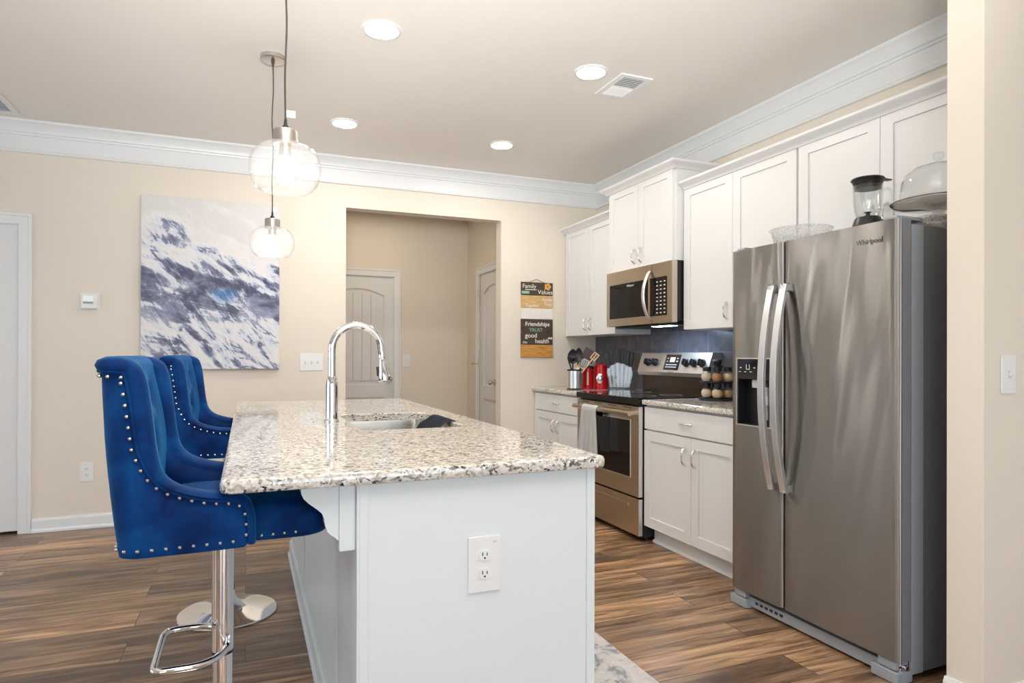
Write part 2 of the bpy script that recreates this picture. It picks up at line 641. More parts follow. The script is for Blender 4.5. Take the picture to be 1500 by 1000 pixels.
def canvas_mat():
    m = mat('abstract_painting', (0.8, 0.8, 0.8), 0.55)
    t = NT(m)
    tc = t.n('ShaderNodeTexCoord')
    sx = t.n('ShaderNodeSeparateXYZ')
    t.l(tc.outputs['Generated'], sx.inputs[0])
    u, z = sx.outputs[0], sx.outputs[2]
    cx = t.n('ShaderNodeCombineXYZ')
    t.l(t.math('MULTIPLY', u, 0.92), cx.inputs[0])
    t.l(t.math('MULTIPLY', z, 1.24), cx.inputs[1])

    def mp(rot, sc, loc):
        q = t.n('ShaderNodeMapping', vector_type='TEXTURE')
        q.inputs['Rotation'].default_value = (0, 0, rot)
        q.inputs['Scale'].default_value = tuple(1 / v for v in sc)
        q.inputs['Location'].default_value = loc
        t.l(cx.outputs[0], q.inputs['Vector'])
        return q.outputs[0]
    bands = t.noise(mp(-0.42, (1.2, 3.6, 1), (3.1, 1.7, 0)), 2.2, 8, 0.66, 0.7)
    streak = t.noise(mp(-0.95, (2.4, 9, 1), (0, 5, 0)), 2.4, 6, 0.68, 1.0)
    cloud = t.noise(mp(0.1, (1, 1.5, 1), (7, 2, 0)), 3.2, 5, 0.6, 0.5)
    # how dark the picture is at each height: pale sky, a dark tree clump upper left, dark ridges in the middle, pale foam below
    env = t.ramp(z, [(0.0, (0.48,) * 3), (0.12, (0.47,) * 3), (0.26, (0.40,) * 3), (0.36, (0.56,) * 3), (0.52, (0.53,) * 3),
                     (0.60, (0.46,) * 3), (0.68, (0.36,) * 3), (0.78, (0.18,) * 3), (1.0, (0.10,) * 3)])
    dx = t.math('SUBTRACT', u, 0.16)
    dz = t.math('SUBTRACT', z, 0.80)
    d2 = t.math('ADD', t.math('MULTIPLY', t.math('MULTIPLY', dx, dx), 18.0), t.math('MULTIPLY', t.math('MULTIPLY', dz, dz), 55.0))
    clump = t.math('MULTIPLY', t.math('SUBTRACT', 1.0, t.math('MINIMUM', d2, 1.0)), 0.36)
    val = t.math('ADD', t.math('ADD', bands.outputs[0], env), clump)
    val = t.math('ADD', val, t.math('MULTIPLY', t.math('SUBTRACT', streak.outputs[0], 0.5), 0.6))
    col = t.ramp(val, [(0.60, (0.70, 0.69, 0.68)), (0.86, (0.80, 0.79, 0.79)), (0.965, (0.62, 0.66, 0.76)), (1.0, (0.26, 0.30, 0.44))])
    val2 = t.math('SUBTRACT', val, 0.97)
    dark = t.ramp(t.math('MULTIPLY', val2, 4.5), [(0.0, (0.0,) * 3), (0.55, (1,) * 3)])
    dcol = t.ramp(cloud.outputs[0], [(0.34, (0.045, 0.06, 0.15)), (0.5, (0.10, 0.10, 0.15)), (0.62, (0.07, 0.13, 0.33)), (0.75, (0.17, 0.14, 0.15))])
    col = t.mix(dark, col, dcol)
    # one patch of clear blue right of the middle
    ex = t.math('SUBTRACT', u, 0.58)
    ez = t.math('SUBTRACT', z, 0.44)
    e2 = t.math('ADD', t.math('MULTIPLY', t.math('MULTIPLY', ex, ex), 22.0), t.math('MULTIPLY', t.math('MULTIPLY', ez, ez), 90.0))
    e2 = t.math('ADD', e2, t.math('MULTIPLY', streak.outputs[0], 0.9))
    col = t.mix(t.ramp(e2, [(0.35, (0.9,) * 3), (0.75, (0.0,) * 3)]), col, (0.05, 0.24, 0.55))
    fog = t.ramp(cloud.outputs[0], [(0.5, (0,) * 3), (0.7, (0.45,) * 3)])
    col = t.mix(fog, col, (0.72, 0.70, 0.69))
    t.l(col, t.b.inputs['Base Color'])
    return m


CANVAS = canvas_mat()


def rug_mat():
    m = mat('grey_rug', (0.5, 0.5, 0.5), 0.9)
    t = NT(m)
    v = t.coord()
    n = t.noise(v, 9, 5, 0.7, 1.2)
    n2 = t.noise(v, 60, 3)
    c = t.ramp(n.outputs[0], [(0.33, (0.16, 0.19, 0.24)), (0.42, (0.36, 0.37, 0.39)), (0.48, (0.58, 0.55, 0.54)), (0.7, (0.68, 0.64, 0.62))])
    c = t.mix(0.3, c, n2.outputs[0], 'OVERLAY')
    t.l(c, t.b.inputs['Base Color'])
    t.bump(n2.outputs[0], 0.3, 0.004)
    return m


RUG = rug_mat()


def towel_mat():
    m = mat('white_towel', (0.75, 0.75, 0.75), 0.95)
    t = NT(m)
    wv = t.n('ShaderNodeTexWave', wave_type='BANDS', bands_direction='Z', wave_profile='TRI')
    wv.inputs['Scale'].default_value = 30
    wv.inputs['Distortion'].default_value = 0
    sx = t.n('ShaderNodeSeparateXYZ')
    t.l(t.coord(), sx.inputs[0])
    zig = t.math('PINGPONG', sx.outputs[1], 0.012)
    cx = t.n('ShaderNodeCombineXYZ')
    t.l(t.math('ADD', sx.outputs[2], zig), cx.inputs[2])
    t.l(cx.outputs[0], wv.inputs['Vector'])
    c = t.ramp(wv.outputs[0], [(0.3, (0.95, 0.95, 0.95)), (0.95, (0.74, 0.75, 0.77))])
    t.l(c, t.b.inputs['Base Color'])
    return m


TOWEL = towel_mat()
CLOTH = mat('navy_cloth', (0.02, 0.026, 0.05), 0.9)


def plank_paint(name, a, b):
    m = mat(name, a, 0.6)
    t = NT(m)
    n = t.noise(t.coord((3, 1, 40)), 4.0, 4)
    t.l(t.ramp(n.outputs[0], [(0.3, a), (0.7, b)]), t.b.inputs['Base Color'])
    return m


PK_DARK = plank_paint('dark_brown_plank', (0.040, 0.025, 0.018), (0.10, 0.065, 0.042))
PK_GOLD = plank_paint('golden_plank', (0.42, 0.17, 0.03), (0.72, 0.40, 0.10))
PK_TAN = plank_paint('tan_plank', (0.55, 0.33, 0.12), (0.75, 0.52, 0.24))
PK_WHITE = plank_paint('white_plank', (0.80, 0.76, 0.70), (0.86, 0.82, 0.77))
MINT = mat('mint_paint', (0.25, 0.55, 0.35), 0.6)
ORANGE = mat('orange_paint', (0.80, 0.42, 0.08), 0.6)
CHALK = mat('white_lettering', (0.82, 0.80, 0.76), 0.7)
TWINE = mat('twine', (0.20, 0.14, 0.09), 0.9)

# ------------------------------------------------------------ the setting
XR, YB, HC = 2.981, 5.247, 2.741
OPL, OPR, OPT = 0.7255, 2.0385, 2.357
XL, YF = -4.0, -3.5
HX0, HX1, HY = 0.35, 2.34, 7.08
SX, SY0, SY1 = 2.245, 1.393, 1.518          # the end of the wall beside the refrigerator

struct('floor', bx(XL - 0.1, XR + 0.1, YF - 0.1, HY + 0.1, -0.08, 0), FLOOR, smooth=False)
struct('ceiling', bx(XL - 0.1, XR + 0.1, YF - 0.1, HY + 0.1, HC, HC + 0.1), CEIL, smooth=False)
bm = B()
D1L, D1R, D1T = -2.205, -1.39, 2.069
for a in ((XL, D1L, 0, HC), (D1L, D1R, D1T, HC), (D1R, OPL, 0, HC), (OPL, OPR, OPT, HC), (OPR, XR, 0, HC)):
    box(bm, a[0], a[1], YB, YB + 0.12, a[2], a[3])
struct('wall_back', bm, WALL, smooth=False)
struct('wall_right', bx(XR, XR + 0.1, YF, YB + 0.12, 0, HC), WALL, smooth=False)
bm = B()
for a in ((YF, 0.45, 0, HC), (0.45, 1.95, 0, 0.5), (0.45, 1.95, 2.2, HC), (1.95, 3.1, 0, HC), (3.1, 4.3, 0, 0.5), (3.1, 4.3, 2.2, HC), (4.3, YB, 0, HC)):
    box(bm, XL - 0.1, XL, a[0], a[1], a[2], a[3])
struct('wall_left', bm, WALL, smooth=False)
bm = B()
for a in ((XL, -2.75, 0, HC), (-2.75, -1.05, 0, 0.5), (-2.75, -1.05, 2.2, HC), (-1.05, 0.2, 0, HC), (0.2, 2.4, 0, 0.3), (0.2, 2.4, 2.2, HC), (2.4, XR, 0, HC)):
    box(bm, a[0], a[1], YF - 0.1, YF, a[2], a[3])
struct('wall_front', bm, WALL, smooth=False)
struct('wall_partition', bx(SX, XR, SY0, SY1, 0, HC, 0.006), WALL)
# hall beyond the opening
bm = B()
HD0, HD1, HDT = 0.70, 1.508, 2.060
for a in ((HX0, HD0, 0, HC), (HD0, HD1, HDT, HC), (HD1, HX1, 0, HC)):
    box(bm, a[0], a[1], HY, HY + 0.12, a[2], a[3])
struct('wall_hall_back', bm, WALL, smooth=False)
RD0, RD1, RDT = 5.92, 6.68, 2.076
bm = B()
for a in ((YB + 0.12, RD0, 0, HC), (RD0, RD1, RDT, HC), (RD1, HY, 0, HC)):
    box(bm, HX1, HX1 + 0.12, a[0], a[1], a[2], a[3])
struct('wall_hall_right', bm, WALL, smooth=False)
struct('wall_hall_left', bx(HX0 - 0.12, HX0, YB + 0.12, HY, 0, HC), WALL, smooth=False)


def window_frame(n, axis, a0, a1, z0, z1, at):
    bm = B()
    t = 0.05
    for s0, s1, q0, q1 in ((a0, a1, z0, z0 + t), (a0, a1, z1 - t, z1), (a0, a0 + t, z0 + t, z1 - t), (a1 - t, a1, z0 + t, z1 - t),
                           (a0 + t, a1 - t, (z0 + z1) / 2 - 0.02, (z0 + z1) / 2 + 0.02)):
        if axis == 'x': box(bm, s0, s1, at - 0.09, at - 0.05, q0, q1)
        else: box(bm, at - 0.09, at - 0.05, s0, s1, q0, q1)
    struct('window_%d' % n, bm, TRIM, smooth=False)


window_frame(1, 'x', -2.75, -1.05, 0.5, 2.2, YF)
window_frame(2, 'x', 0.2, 2.4, 0.3, 2.2, YF)
window_frame(3, 'y', 0.45, 1.95, 0.5, 2.2, XL)  # unseen left-wall windows, added to go with the side light
window_frame(4, 'y', 3.1, 4.3, 0.5, 2.2, XL)

# crown moulding: (distance from the wall, height)
CR = [(0, 2.536), (0.014, 2.536), (0.018, 2.541), (0.018, 2.549), (0.012, 2.556), (0.012, 2.648), (0.020, 2.650), (0.022, 2.658), (0.022, 2.664),
      (0.030, 2.667), (0.032, 2.674), (0.034, 2.684), (0.041, 2.700), (0.053, 2.714), (0.066, 2.722), (0.072, 2.726), (0.074, 2.731), (0.074, HC), (0, HC)]
bm = B()
extrude_profile(bm, CR, [lambda a, z: (XL, YB - a, z), lambda a, z: (XR - a, YB - a, z), lambda a, z: (XR - a, SY1, z)])
struct('trim_1', bm, TRIM)


def baseboard(name, p0, p1, nrm, h=0.092):
    prof = [(0, 0), (0.026, 0), (0.026, 0.012), (0.018, 0.022), (0.015, 0.024), (0.015, h - 0.018), (0.010, h - 0.008), (0.007, h), (0, h)]
    bm = B()
    extrude_profile(bm, prof, [lambda a, z, p=p: (p[0] + nrm[0] * a, p[1] + nrm[1] * a, z) for p in (p0, p1)])
    struct(name, bm, TRIM)


baseboard('baseboard_back', (D1R + 0.065, YB), (OPL, YB), (0, -1))
baseboard('baseboard_hall', (HD1 + 0.062, HY), (HX1, HY), (0, -1))
bm = B()
prof = [(0, 0), (0.026, 0), (0.026, 0.012), (0.018, 0.022), (0.015, 0.024), (0.015, 0.074), (0.010, 0.084), (0.007, 0.092), (0, 0.092)]
extrude_profile(bm, prof, [lambda a, z: (SX - a, SY1, z), lambda a, z: (SX - a, SY0 - a, z), lambda a, z: (XR, SY0 - a, z)])
struct('baseboard_partition', bm, TRIM)


def casing(name, bm_parts):
    bm = B()
    for b in bm_parts: box(bm, *b, bev=0.004)
    struct(name, bm, TRIM)


cw = 0.062
bm = B()
cprof = [(-0.012, 0), (-0.012, 0.010), (0.030, 0.013), (cw - 0.022, 0.013), (cw - 0.018, 0.018), (cw - 0.003, 0.018), (cw, 0.015), (cw, 0)]


def door_casing(b, put, l, r_, top):
    # put(across, out, up); mitred at the corners
    extrude_profile(b, cprof, [lambda a, o: put(l - a, o, 0), lambda a, o: put(l - a, o, top + a), lambda a, o: put(r_ + a, o, top + a), lambda a, o: put(r_ + a, o, 0)])


door_casing(bm, lambda a, o, z: (a, YB - 0.0002 - o, z), D1L, D1R, D1T)
struct('trim_2', bm, TRIM)
bm = B()
door_casing(bm, lambda a, o, z: (a, HY - 0.0002 - o, z), HD0, HD1, HDT)
struct('trim_3', bm, TRIM)
bm = B()
door_casing(bm, lambda a, o, z: (HX1 - 0.0002 - o, a, z), RD0, RD1, RDT)
struct('trim_4', bm, TRIM)


def knob(parent, base, nrm, m=NICKEL):
    M = Matrix.Translation(base) @ Vector(nrm).to_track_quat('Z', 'Y').to_matrix().to_4x4()
    bm = lathe(B(), [(0, 0), (0.032, 0), (0.032, 0.006), (0.013, 0.010), (0.012, 0.03), (0.024, 0.038), (0.028, 0.052), (0.022, 0.064), (0, 0.068)], 24, M=M)
    return obj('door_knob', bm, m, parent)


def hinge(parent, x, y, z, r=0.007):
    bm = rod(B(), (x, y, z - 0.045), (x, y, z + 0.045), r, n=12)
    for s in (-1, 1): lathe(bm, [(0, -0.004), (r * 1.2, 0), (0, 0.006)], 10, (x, y, z + s * 0.048))
    return obj('hinge', bm, NICKEL, parent)


# flush door at the far left
d = struct('door_1', bx(D1L + 0.003, D1R - 0.004, YB + 0.004, YB + 0.042, 0.018, D1T - 0.004, 0.002), DOORW)
for z in (1.845, 1.105, 0.36): hinge(d, D1R - 0.003, YB - 0.002, z)
struct('trim_5', bx(D1L, D1R, YB + 0.05, YB + 0.1, 0, D1T), DARKSLOT, smooth=False)


def arch_door(name, M, w, h):
    """two raised panels with plank grooves, the upper one arched; local x across, y into the door, z up, front at y=0"""
    bm = B()
    box(bm, 0, w, 0.016, 0.04, 0, h)
    st = 0.115
    zl0, zl1, zu0 = 0.24, 0.72, 0.86
    zt, rise = h - 0.22, 0.075

    def top(x):
        return zt + rise * (1 - ((x - w / 2) / (w / 2 - st)) ** 2)
    box(bm, 0, st, 0, 0.016, 0, h)
    box(bm, w - st, w, 0, 0.016, 0, h)
    box(bm, st, w - st, 0, 0.016, 0, zl0)
    box(bm, st, w - st, 0, 0.016, zl1, zu0)
    n = 14
    t = bmesh.new()
    lo, hi = [], []
    xs = [st + (w - 2 * st) * i / n for i in range(n + 1)]
    fr = [[t.verts.new((x, 0, top(x))) for x in xs], [t.verts.new((x, 0, h)) for x in xs], [t.verts.new((x, 0.016, top(x))) for x in xs]]
    for i in range(n):
        t.faces.new((fr[0][i], fr[0][i + 1], fr[1][i + 1], fr[1][i]))
        t.faces.new((fr[0][i], fr[2][i], fr[2][i + 1], fr[0][i + 1]))
    merge(bm, t)
    ins = 0.045
    np_ = 5
    for a, b, arch in ((zl0 + ins, zl1 - ins, False), (zu0 + ins, 0, True)):
        pw = (w - 2 * st - 2 * ins) / np_
        for k in range(np_):
            x0 = st + ins + pw * k + 0.002
            x1 = x0 + pw - 0.004
            t = bmesh.new()
            z0a, z1a = (b, b) if not arch else (top(x0) - ins, top(x1) - ins)
            P = [(x0, a), (x1, a), (x1, z1a), (x0, z0a)]
            f = [t.verts.new((x, 0.003, z)) for x, z in P]
            g = [t.verts.new((x, 0.0165, z)) for x, z in P]
            t.faces.new(f)
            for i in range(4): t.faces.new((f[i], f[(i + 1) % 4], g[(i + 1) % 4], g[i]))
            merge(bm, t)
    bmesh.ops.transform(bm, matrix=M, verts=bm.verts)
    return struct(name, bm, DOORW, smooth=False)


d = arch_door('door_2', Matrix.Translation((HD0 + 0.003, HY + 0.012, 0.012)), HD1 - HD0 - 0.007, HDT - 0.016)
knob(d, (1.444, HY + 0.012, 0.93), (0, -1, 0))
obj('latch_plate', bx(HD1 - 0.005, HD1 - 0.002, HY - 0.006, HY + 0.012, 0.90, 0.96), NICKEL, d)
R90 = Matrix.Translation((HX1 + 0.012, RD1 - 0.003, 0.012)) @ Matrix(((0, 1, 0, 0), (-1, 0, 0, 0), (0, 0, 1, 0), (0, 0, 0, 1)))
d = arch_door('door_3', R90, RD1 - RD0 - 0.007, RDT - 0.016)
knob(d, (HX1 + 0.012, 6.224, 0.915), (-1, 0, 0))
for z in (1.85, 1.096, 0.3): hinge(d, HX1 - 0.006, RD1 - 0.002, z)
bm = B()
tube(bm, [(HX1 - 0.004, RD1 + 0.01, 1.10), (HX1 - 0.05, RD1 + 0.01, 1.10), (HX1 - 0.075, RD1 + 0.01, 1.10)], 0.005, 8)
lathe(bm, [(0, -0.008), (0.009, -0.008), (0.009, 0.008), (0, 0.008)], 12, M=Matrix.Translation((HX1 - 0.075, RD1 + 0.01, 1.10)) @ Matrix.Rotation(PI / 2, 4, 'Y'))
obj('door_stop', bm, NICKEL, d)

# tiled backsplash on the right wall
struct('trim_6', bx(XR - 0.008, XR - 0.0002, 2.40, YB - 0.001, 0.9155, 1.60), TILE, smooth=False)

# ------------------------------------------------------------ ceiling fittings


def downlight(x, y, label):
    root = thing('recessed_light', label, 'ceiling light', (x, y, HC), 'recessed downlights in the ceiling')
    bm = lathe(B(), [(0.092, -0.0005), (0.092, -0.006), (0.078, -0.010), (0.072, -0.004), (0.072, -0.0005)], 40, (x, y, HC))
    obj('trim_ring', bm, PLASTIC, root)
    bm = lathe(B(), [(0, -0.005), (0.0715, -0.0045), (0.0715, -0.001), (0, -0.001)], 40, (x, y, HC))
    obj('lens', bm, LENS, root)
    return root


downlight(0.592, 3.095, 'lit recessed ceiling light nearest the front, right of the pendant cords')
downlight(1.735, 3.12, 'lit recessed ceiling light next to the rectangular air vent')
downlight(0.602, 4.437, 'lit recessed ceiling light farther back, just right of the pendants above the doorway')
downlight(1.733, 4.453, 'lit recessed ceiling light at the back, straight above the right of the doorway')


def ceiling_vent(x0, x1, y0, y1, label, split=True):
    z = HC
    root = thing('air_vent', label, 'vent', ((x0 + x1) / 2, (y0 + y1) / 2, z), None)
    f = 0.032
    bm = B()
    for a in ((x0, x1, y0, y0 + f), (x0, x1, y1 - f, y1), (x0, x0 + f, y0 + f, y1 - f), (x1 - f, x1, y0 + f, y1 - f)):
        box(bm, a[0], a[1], a[2], a[3], z - 0.008, z - 0.0003)
    ym = (y0 + y1) / 2
    if split: box(bm, x0 + f, x1 - f, ym - 0.006, ym + 0.006, z - 0.007, z - 0.0003)
    obj('frame', bm, PLASTIC, root)
    obj('duct_opening', bx(x0 + f * 0.5, x1 - f * 0.5, y0 + f * 0.5, y1 - f * 0.5, z - 0.0018, z - 0.0006), GREYP, root)
    k = 12
    for i in range(k):
        y = y0 + f + (y1 - y0 - 2 * f) * (i + 0.5) / k
        s = 1 if (y < ym or not split) else -1
        M = Matrix.Translation(((x0 + x1) / 2, y, z - 0.006)) @ Matrix.Rotation(s * 0.7, 4, 'X')
        obj('louvre', bx(-(x1 - x0) / 2 + f, (x1 - x0) / 2 - f, -0.008, 0.008, -0.0008, 0.0008, M=M), PLASTIC, root, smooth=False)
    return root


ceiling_vent(1.898, 2.100, 3.066, 3.366, 'small white louvred air vent beside a downlight near the wall cabinets')
ceiling_vent(-1.75, -1.355, 4.68, 5.07, 'pale return air grille in the ceiling at the far left edge', False)


def pendant():
    root = thing('pendant_light', '', 'pendant light', (0, 0, 0), 'glass pendants over the island')
    # origin at the centre of the shade; the canopy is on the ceiling above
    zc = HC - 1.772
    obj('canopy', lathe(B(), [(0, zc - 0.024), (0.058, zc - 0.024), (0.062, zc - 0.021), (0.062, zc - 0.0005), (0, zc - 0.0005)], 36), NICKEL, root)
    bm = B()
    pts = [(0.0025 * math.sin(i * 1.3), 0.0025 * math.cos(i * 1.7), zc - 0.04 - (zc - 0.04 - 0.155) * i / 10) for i in range(11)]
    pts[0] = (0, 0, zc - 0.03)
    pts[-1] = (0, 0, 0.150)
    tube(bm, smooth_path(pts, 4), 0.0030, 8)
    obj('cord', bm, CORDM, root)
    obj('cord_grip', lathe(B(), [(0, zc - 0.05), (0.005, zc - 0.05), (0.009, zc - 0.03), (0.009, zc - 0.024), (0, zc - 0.024)], 14), CORDM, root)
    obj('strain_relief', lathe(B(), [(0, 0.124), (0.013, 0.124), (0.010, 0.138), (0.006, 0.142), (0.004, 0.162), (0, 0.162)], 16), BLACK, root)
    obj('socket_cup', lathe(B(), [(0, 0.124), (0.036, 0.124), (0.038, 0.121), (0.038, 0.078), (0, 0.078)], 32), NICKEL, root)
    obj('socket', lathe(B(), [(0, 0.078), (0.019, 0.078), (0.019, 0.040), (0, 0.040)], 20), NICKEL, root)
    prof = [(0.072, -0.083), (0.085, -0.075), (0.098, -0.058), (0.107, -0.035), (0.111, -0.008), (0.109, 0.018), (0.101, 0.043), (0.087, 0.063),
            (0.066, 0.077), (0.045, 0.083), (0.036, 0.084)]
    prof = [(r, z * 0.92 + 0.006) for r, z in prof]
    inn = [(max(r - 0.003, 0.030), z * 0.985) for r, z in prof]
    obj('glass_shade', lathe(B(), prof + inn[::-1] + [prof[0]], 48), SEEDED, root)
    obj('bulb', lathe(B(), [(0, 0.041), (0.013, 0.041), (0.014, 0.030), (0.022, 0.014), (0.030, -0.008), (0.030, -0.024), (0.022, -0.040), (0.010, -0.047), (0, -0.048)], 24), BULBM, root)
    bm = bx(0.003, 0.030, -0.0008, 0.0008, 0.168, 0.190, 0.0004)
    obj('cord_tag', bm, PLASTIC, root)
    return root


pd = pendant()
pd['label'] = 'nearer glass globe pendant, larger of the pair, its cord leaving the picture top'
pd.location = (0.114, 2.2, 1.787)
for ch in pd.children:     # this one hangs a little higher, so its cord is shorter
    if ch.name.startswith(('canopy', 'cord_grip')): ch.location.z = -0.015
p2 = dup(pd, (0.123, 3.591, 1.772), 0.5, 'smaller looking glass globe pendant with nickel ceiling canopy, farther back over the island')
for ch in p2.children:
    if ch.name.startswith(('canopy', 'cord_grip')): ch.location.z = 0.0

area('hall_fill_light', (1.2, 6.3, HC - 0.02), (0, 0, -1), 0.3, 0.3, 7, (1.0, 0.84, 0.62))  # unseen light added under the hall ceiling to lift the dark hall

# ------------------------------------------------------------ island
IX0, IX1, IY0, IY1 = 0.255, 0.902, 1.604, 4.10
root = thing('kitchen_island', 'white panelled kitchen island base under the speckled granite slab', 'island', (0.58, 2.85, 0))
bm = B()
loft(bm, [[(x, y, z) for x, y in rrect(IX0 + i, IX1 - i, IY0 + i, IY1 - i, 0.001, 1)] for i, z in ((0, 0), (0, 0.8815), (0.018, 0.8815), (0.018, 0))], closed=True)
obj('body', bm, ISL, root, smooth=False)
for a, b in ((IX0, IX0 + 0.022), (IX1 - 0.022, IX1 + 0.003)):
    obj('corner_trim', bx(a, b, IY0 - 0.006, IY0, 0, 0.8815, 0.002), ISL, root)
bm = bx(IX0 - 0.006, IX0 + 0.004, IY0 - 0.004, 1.965, 0.0, 0.8815, 0.002)
obj('end_panel', bm, ISL, root)
for y in (1.985, 3.2): obj('batten', bx(IX0 - 0.008, IX0, y - 0.016, y + 0.016, 0.09, 0.8815, 0.002), ISL, root)
prof = [(0, 0), (0.022, 0), (0.022, 0.012), (0.015, 0.022), (0.013, 0.025), (0.013, 0.078), (0.008, 0.088), (0.005, 0.092), (0, 0.092)]
bm = B()
extrude_profile(bm, prof, [lambda a, z: (IX0 - a, IY1, z), lambda a, z: (IX0 - a, IY0 - 0.004, z)])
obj('baseboard', bm, ISL, root)
# aisle side: doors and a toe recess
for k in range(4):
    y0 = IY0 + 0.03 + k * 0.612
    bm = B()
    for a in ((y0, y0 + 0.06, 0.12, 0.86), (y0 + 0.54, y0 + 0.6, 0.12, 0.86), (y0 + 0.06, y0 + 0.54, 0.12, 0.18), (y0 + 0.06, y0 + 0.54, 0.80, 0.86)):
        box(bm, IX1, IX1 + 0.018, a[0], a[1], a[2], a[3])
    box(bm, IX1, IX1 + 0.008, y0 + 0.06, y0 + 0.54, 0.18, 0.80)
    obj('door', bm, ISL, root, smooth=False)


def corbel(y):
    # scroll bracket: profile in X (out from the face) and Z
    x1 = IX0 - 0.006
    top = 0.8815
    P = [(1, 0), (0.985, 0.14), (0.93, 0.22), (0.8, 0.31), (0.59, 0.42), (0.46, 0.50), (0.40, 0.59), (0.376, 0.72), (0.31, 0.84), (0.2, 0.91), (0.106, 0.95), (0.05, 1.0), (0, 1.0), (0, 0)]
    bm = B()
    extrude_profile(bm, P, [lambda a, b, yy=yy: (x1 - 0.038 - a * 0.090, yy, top - b * 0.137) for yy in (y - 0.020, y + 0.020)])
    box(bm, x1 - 0.040, x1, y - 0.027, y + 0.027, top - 0.164, top, 0.004)
    return bm


for y in (1.642, 3.95):
    obj('corbel', corbel(y), ISL, root)


def outlet(name, o, M, w, h, label, sockets=2):
    """duplex outlet: local x across, z up, y out of the wall is negative"""
    root = thing(name, label, 'outlet', M.translation)
    bm = B()
    box(bm, -w / 2, w / 2, -0.006, -0.0003, -h / 2, h / 2, 0.0025)
    bmesh.ops.transform(bm, matrix=M, verts=bm.verts)
    obj('cover_plate', bm, PLASTIC, root)
    for s in (1, -1):
        bm = B()
        zz = s * h * 0.165
        rr = h * 0.115
        t = bmesh.new()
        pts = []
        for i in range(24):
            a = 2 * PI * i / 24
            pts.append((rr * math.cos(a), max(-rr * 0.82, min(rr * 0.82, rr * math.sin(a)))))
        loft(bm, [[(x, -0.0058, zz + z) for x, z in pts], [(x, -0.0085, zz + z) for x, z in pts]])
        bmesh.ops.transform(bm, matrix=M, verts=bm.verts)
        so = obj('socket', bm, PLASTIC, root)
        bm = B()
        q = rr / 0.0165
        box(bm, -0.0075 * q, -0.005 * q, -0.0092, -0.0084, zz - 0.001, zz + 0.008 * q)
        box(bm, 0.005 * q, 0.0075 * q, -0.0092, -0.0084, zz - 0.001, zz + 0.0065 * q)
        lathe(bm, [(0, 0), (0.0026 * q, 0), (0.0026 * q, 0.0008), (0, 0.0008)], 12, M=Matrix.Translation((0, -0.0084, zz - 0.007 * q)) @ Matrix.Rotation(PI / 2, 4, 'X'))
        bmesh.ops.transform(bm, matrix=M, verts=bm.verts)
        obj('slots', bm, DARKSLOT, so)
    return root


def switch(name, M, w, h, n, label):
    root = thing(name, label, 'light switch', M.translation)
    bm = bx(-w / 2, w / 2, -0.006, -0.0003, -h / 2, h / 2, 0.0025)
    bmesh.ops.transform(bm, matrix=M, verts=bm.verts)
    obj('cover_plate', bm, PLASTIC, root)
    for k in range(n):
        x = (k - (n - 1) / 2) * 0.046
        bm = bx(x - 0.0055, x + 0.0055, -0.0075, -0.0055, -0.0125, 0.0125, 0.0008)
        bmesh.ops.transform(bm, matrix=M, verts=bm.verts)
        fr = obj('toggle_slot', bm, LIGHTG, root)
        bm = bx(x - 0.0035, x + 0.0035, -0.016, -0.006, -0.002, 0.008, 0.0012, M=Matrix.Rotation(0.35, 4, 'X'))
        bmesh.ops.transform(bm, matrix=M, verts=bm.verts)
        obj('toggle', bm, PLASTIC, fr)
    return root


o = outlet('wall_outlet', None, Matrix.Translation((0.577, IY0, 0.650)), 0.090, 0.145, 'large white duplex outlet on the end panel of the island')
bm = B()
t = bmesh.new()
v = [t.verts.new(p) for p in ((0.598, IY0 - 0.0064, 0.709), (0.612, IY0 - 0.0064, 0.709), (0.605, IY0 - 0.0064, 0.703))]
t.faces.new(v)
merge(bm, t)
obj('triangle_mark', bm, LIGHTG, o, smooth=False)
outlet('wall_outlet', None, Matrix.Translation((-1.013, YB, 0.385)), 0.085, 0.132, 'small white duplex outlet low on the back wall behind the blue stool')
switch('light_switch', Matrix.Translation((0.467, YB, 1.137)), 0.172, 0.132, 3, 'white three-toggle switch plate on the back wall right of the canvas')
switch('light_switch', Matrix.Translation((1.628, HY, 1.131)), 0.085, 0.135, 1, 'white single switch plate inside the hall beside the panelled door')
sw = switch('light_switch', Matrix.Translation((2.366, SY0, 1.135)), 0.075, 0.130, 1, 'white single switch plate on the wall end at the right edge')

# granite slab with a sink cut-out
SLX0, SLX1, SLY0, SLY1 = -0.055, 0.934, 1.574, 4.158
KX0, KX1, KY0, KY1 = 0.40, 0.80, 2.435, 3.12


def slab_bm(x0, x1, y0, y1, z0, z1, r=0.02, hole=None, hr=0.06, e=0.010):
    bm = B()
    k = 8
    out = lambda i, z: [(x, y, z) for x, y in rrect(x0 + i, x1 - i, y0 + i, y1 - i, max(r - i, 0.003), k)]
    loops = []
    seq = [(e + 0.004, z0), (e, z0), (e * 0.3, z0 + e * 0.3), (0, z0 + e), (0, z1 - e), (e * 0.3, z1 - e * 0.3), (e, z1), (e + 0.004, z1)]
    loops = [out(i, z) for i, z in seq]
    if hole:
        inn = lambda i, z: [(x, y, z) for x, y in rrect(hole[0] - i, hole[1] + i, hole[2] - i, hole[3] + i, hr, k)]
        loops += [inn(0.008, z1), inn(0.003, z1), inn(0, z1 - 0.003), inn(0, z0)]
        loft(bm, loops, closed=True)
    else:
        loft(bm, loops)
    return bm


solo('island_worktop', slab_bm(SLX0, SLX1, SLY0, SLY1, 0.8820, 0.915, 0.03, (KX0, KX1, KY0, KY1)), GRANITE,
     'polished speckled granite slab covering the island, with a sink cut into it', 'worktop', (0.44, 2.86, 0.882))

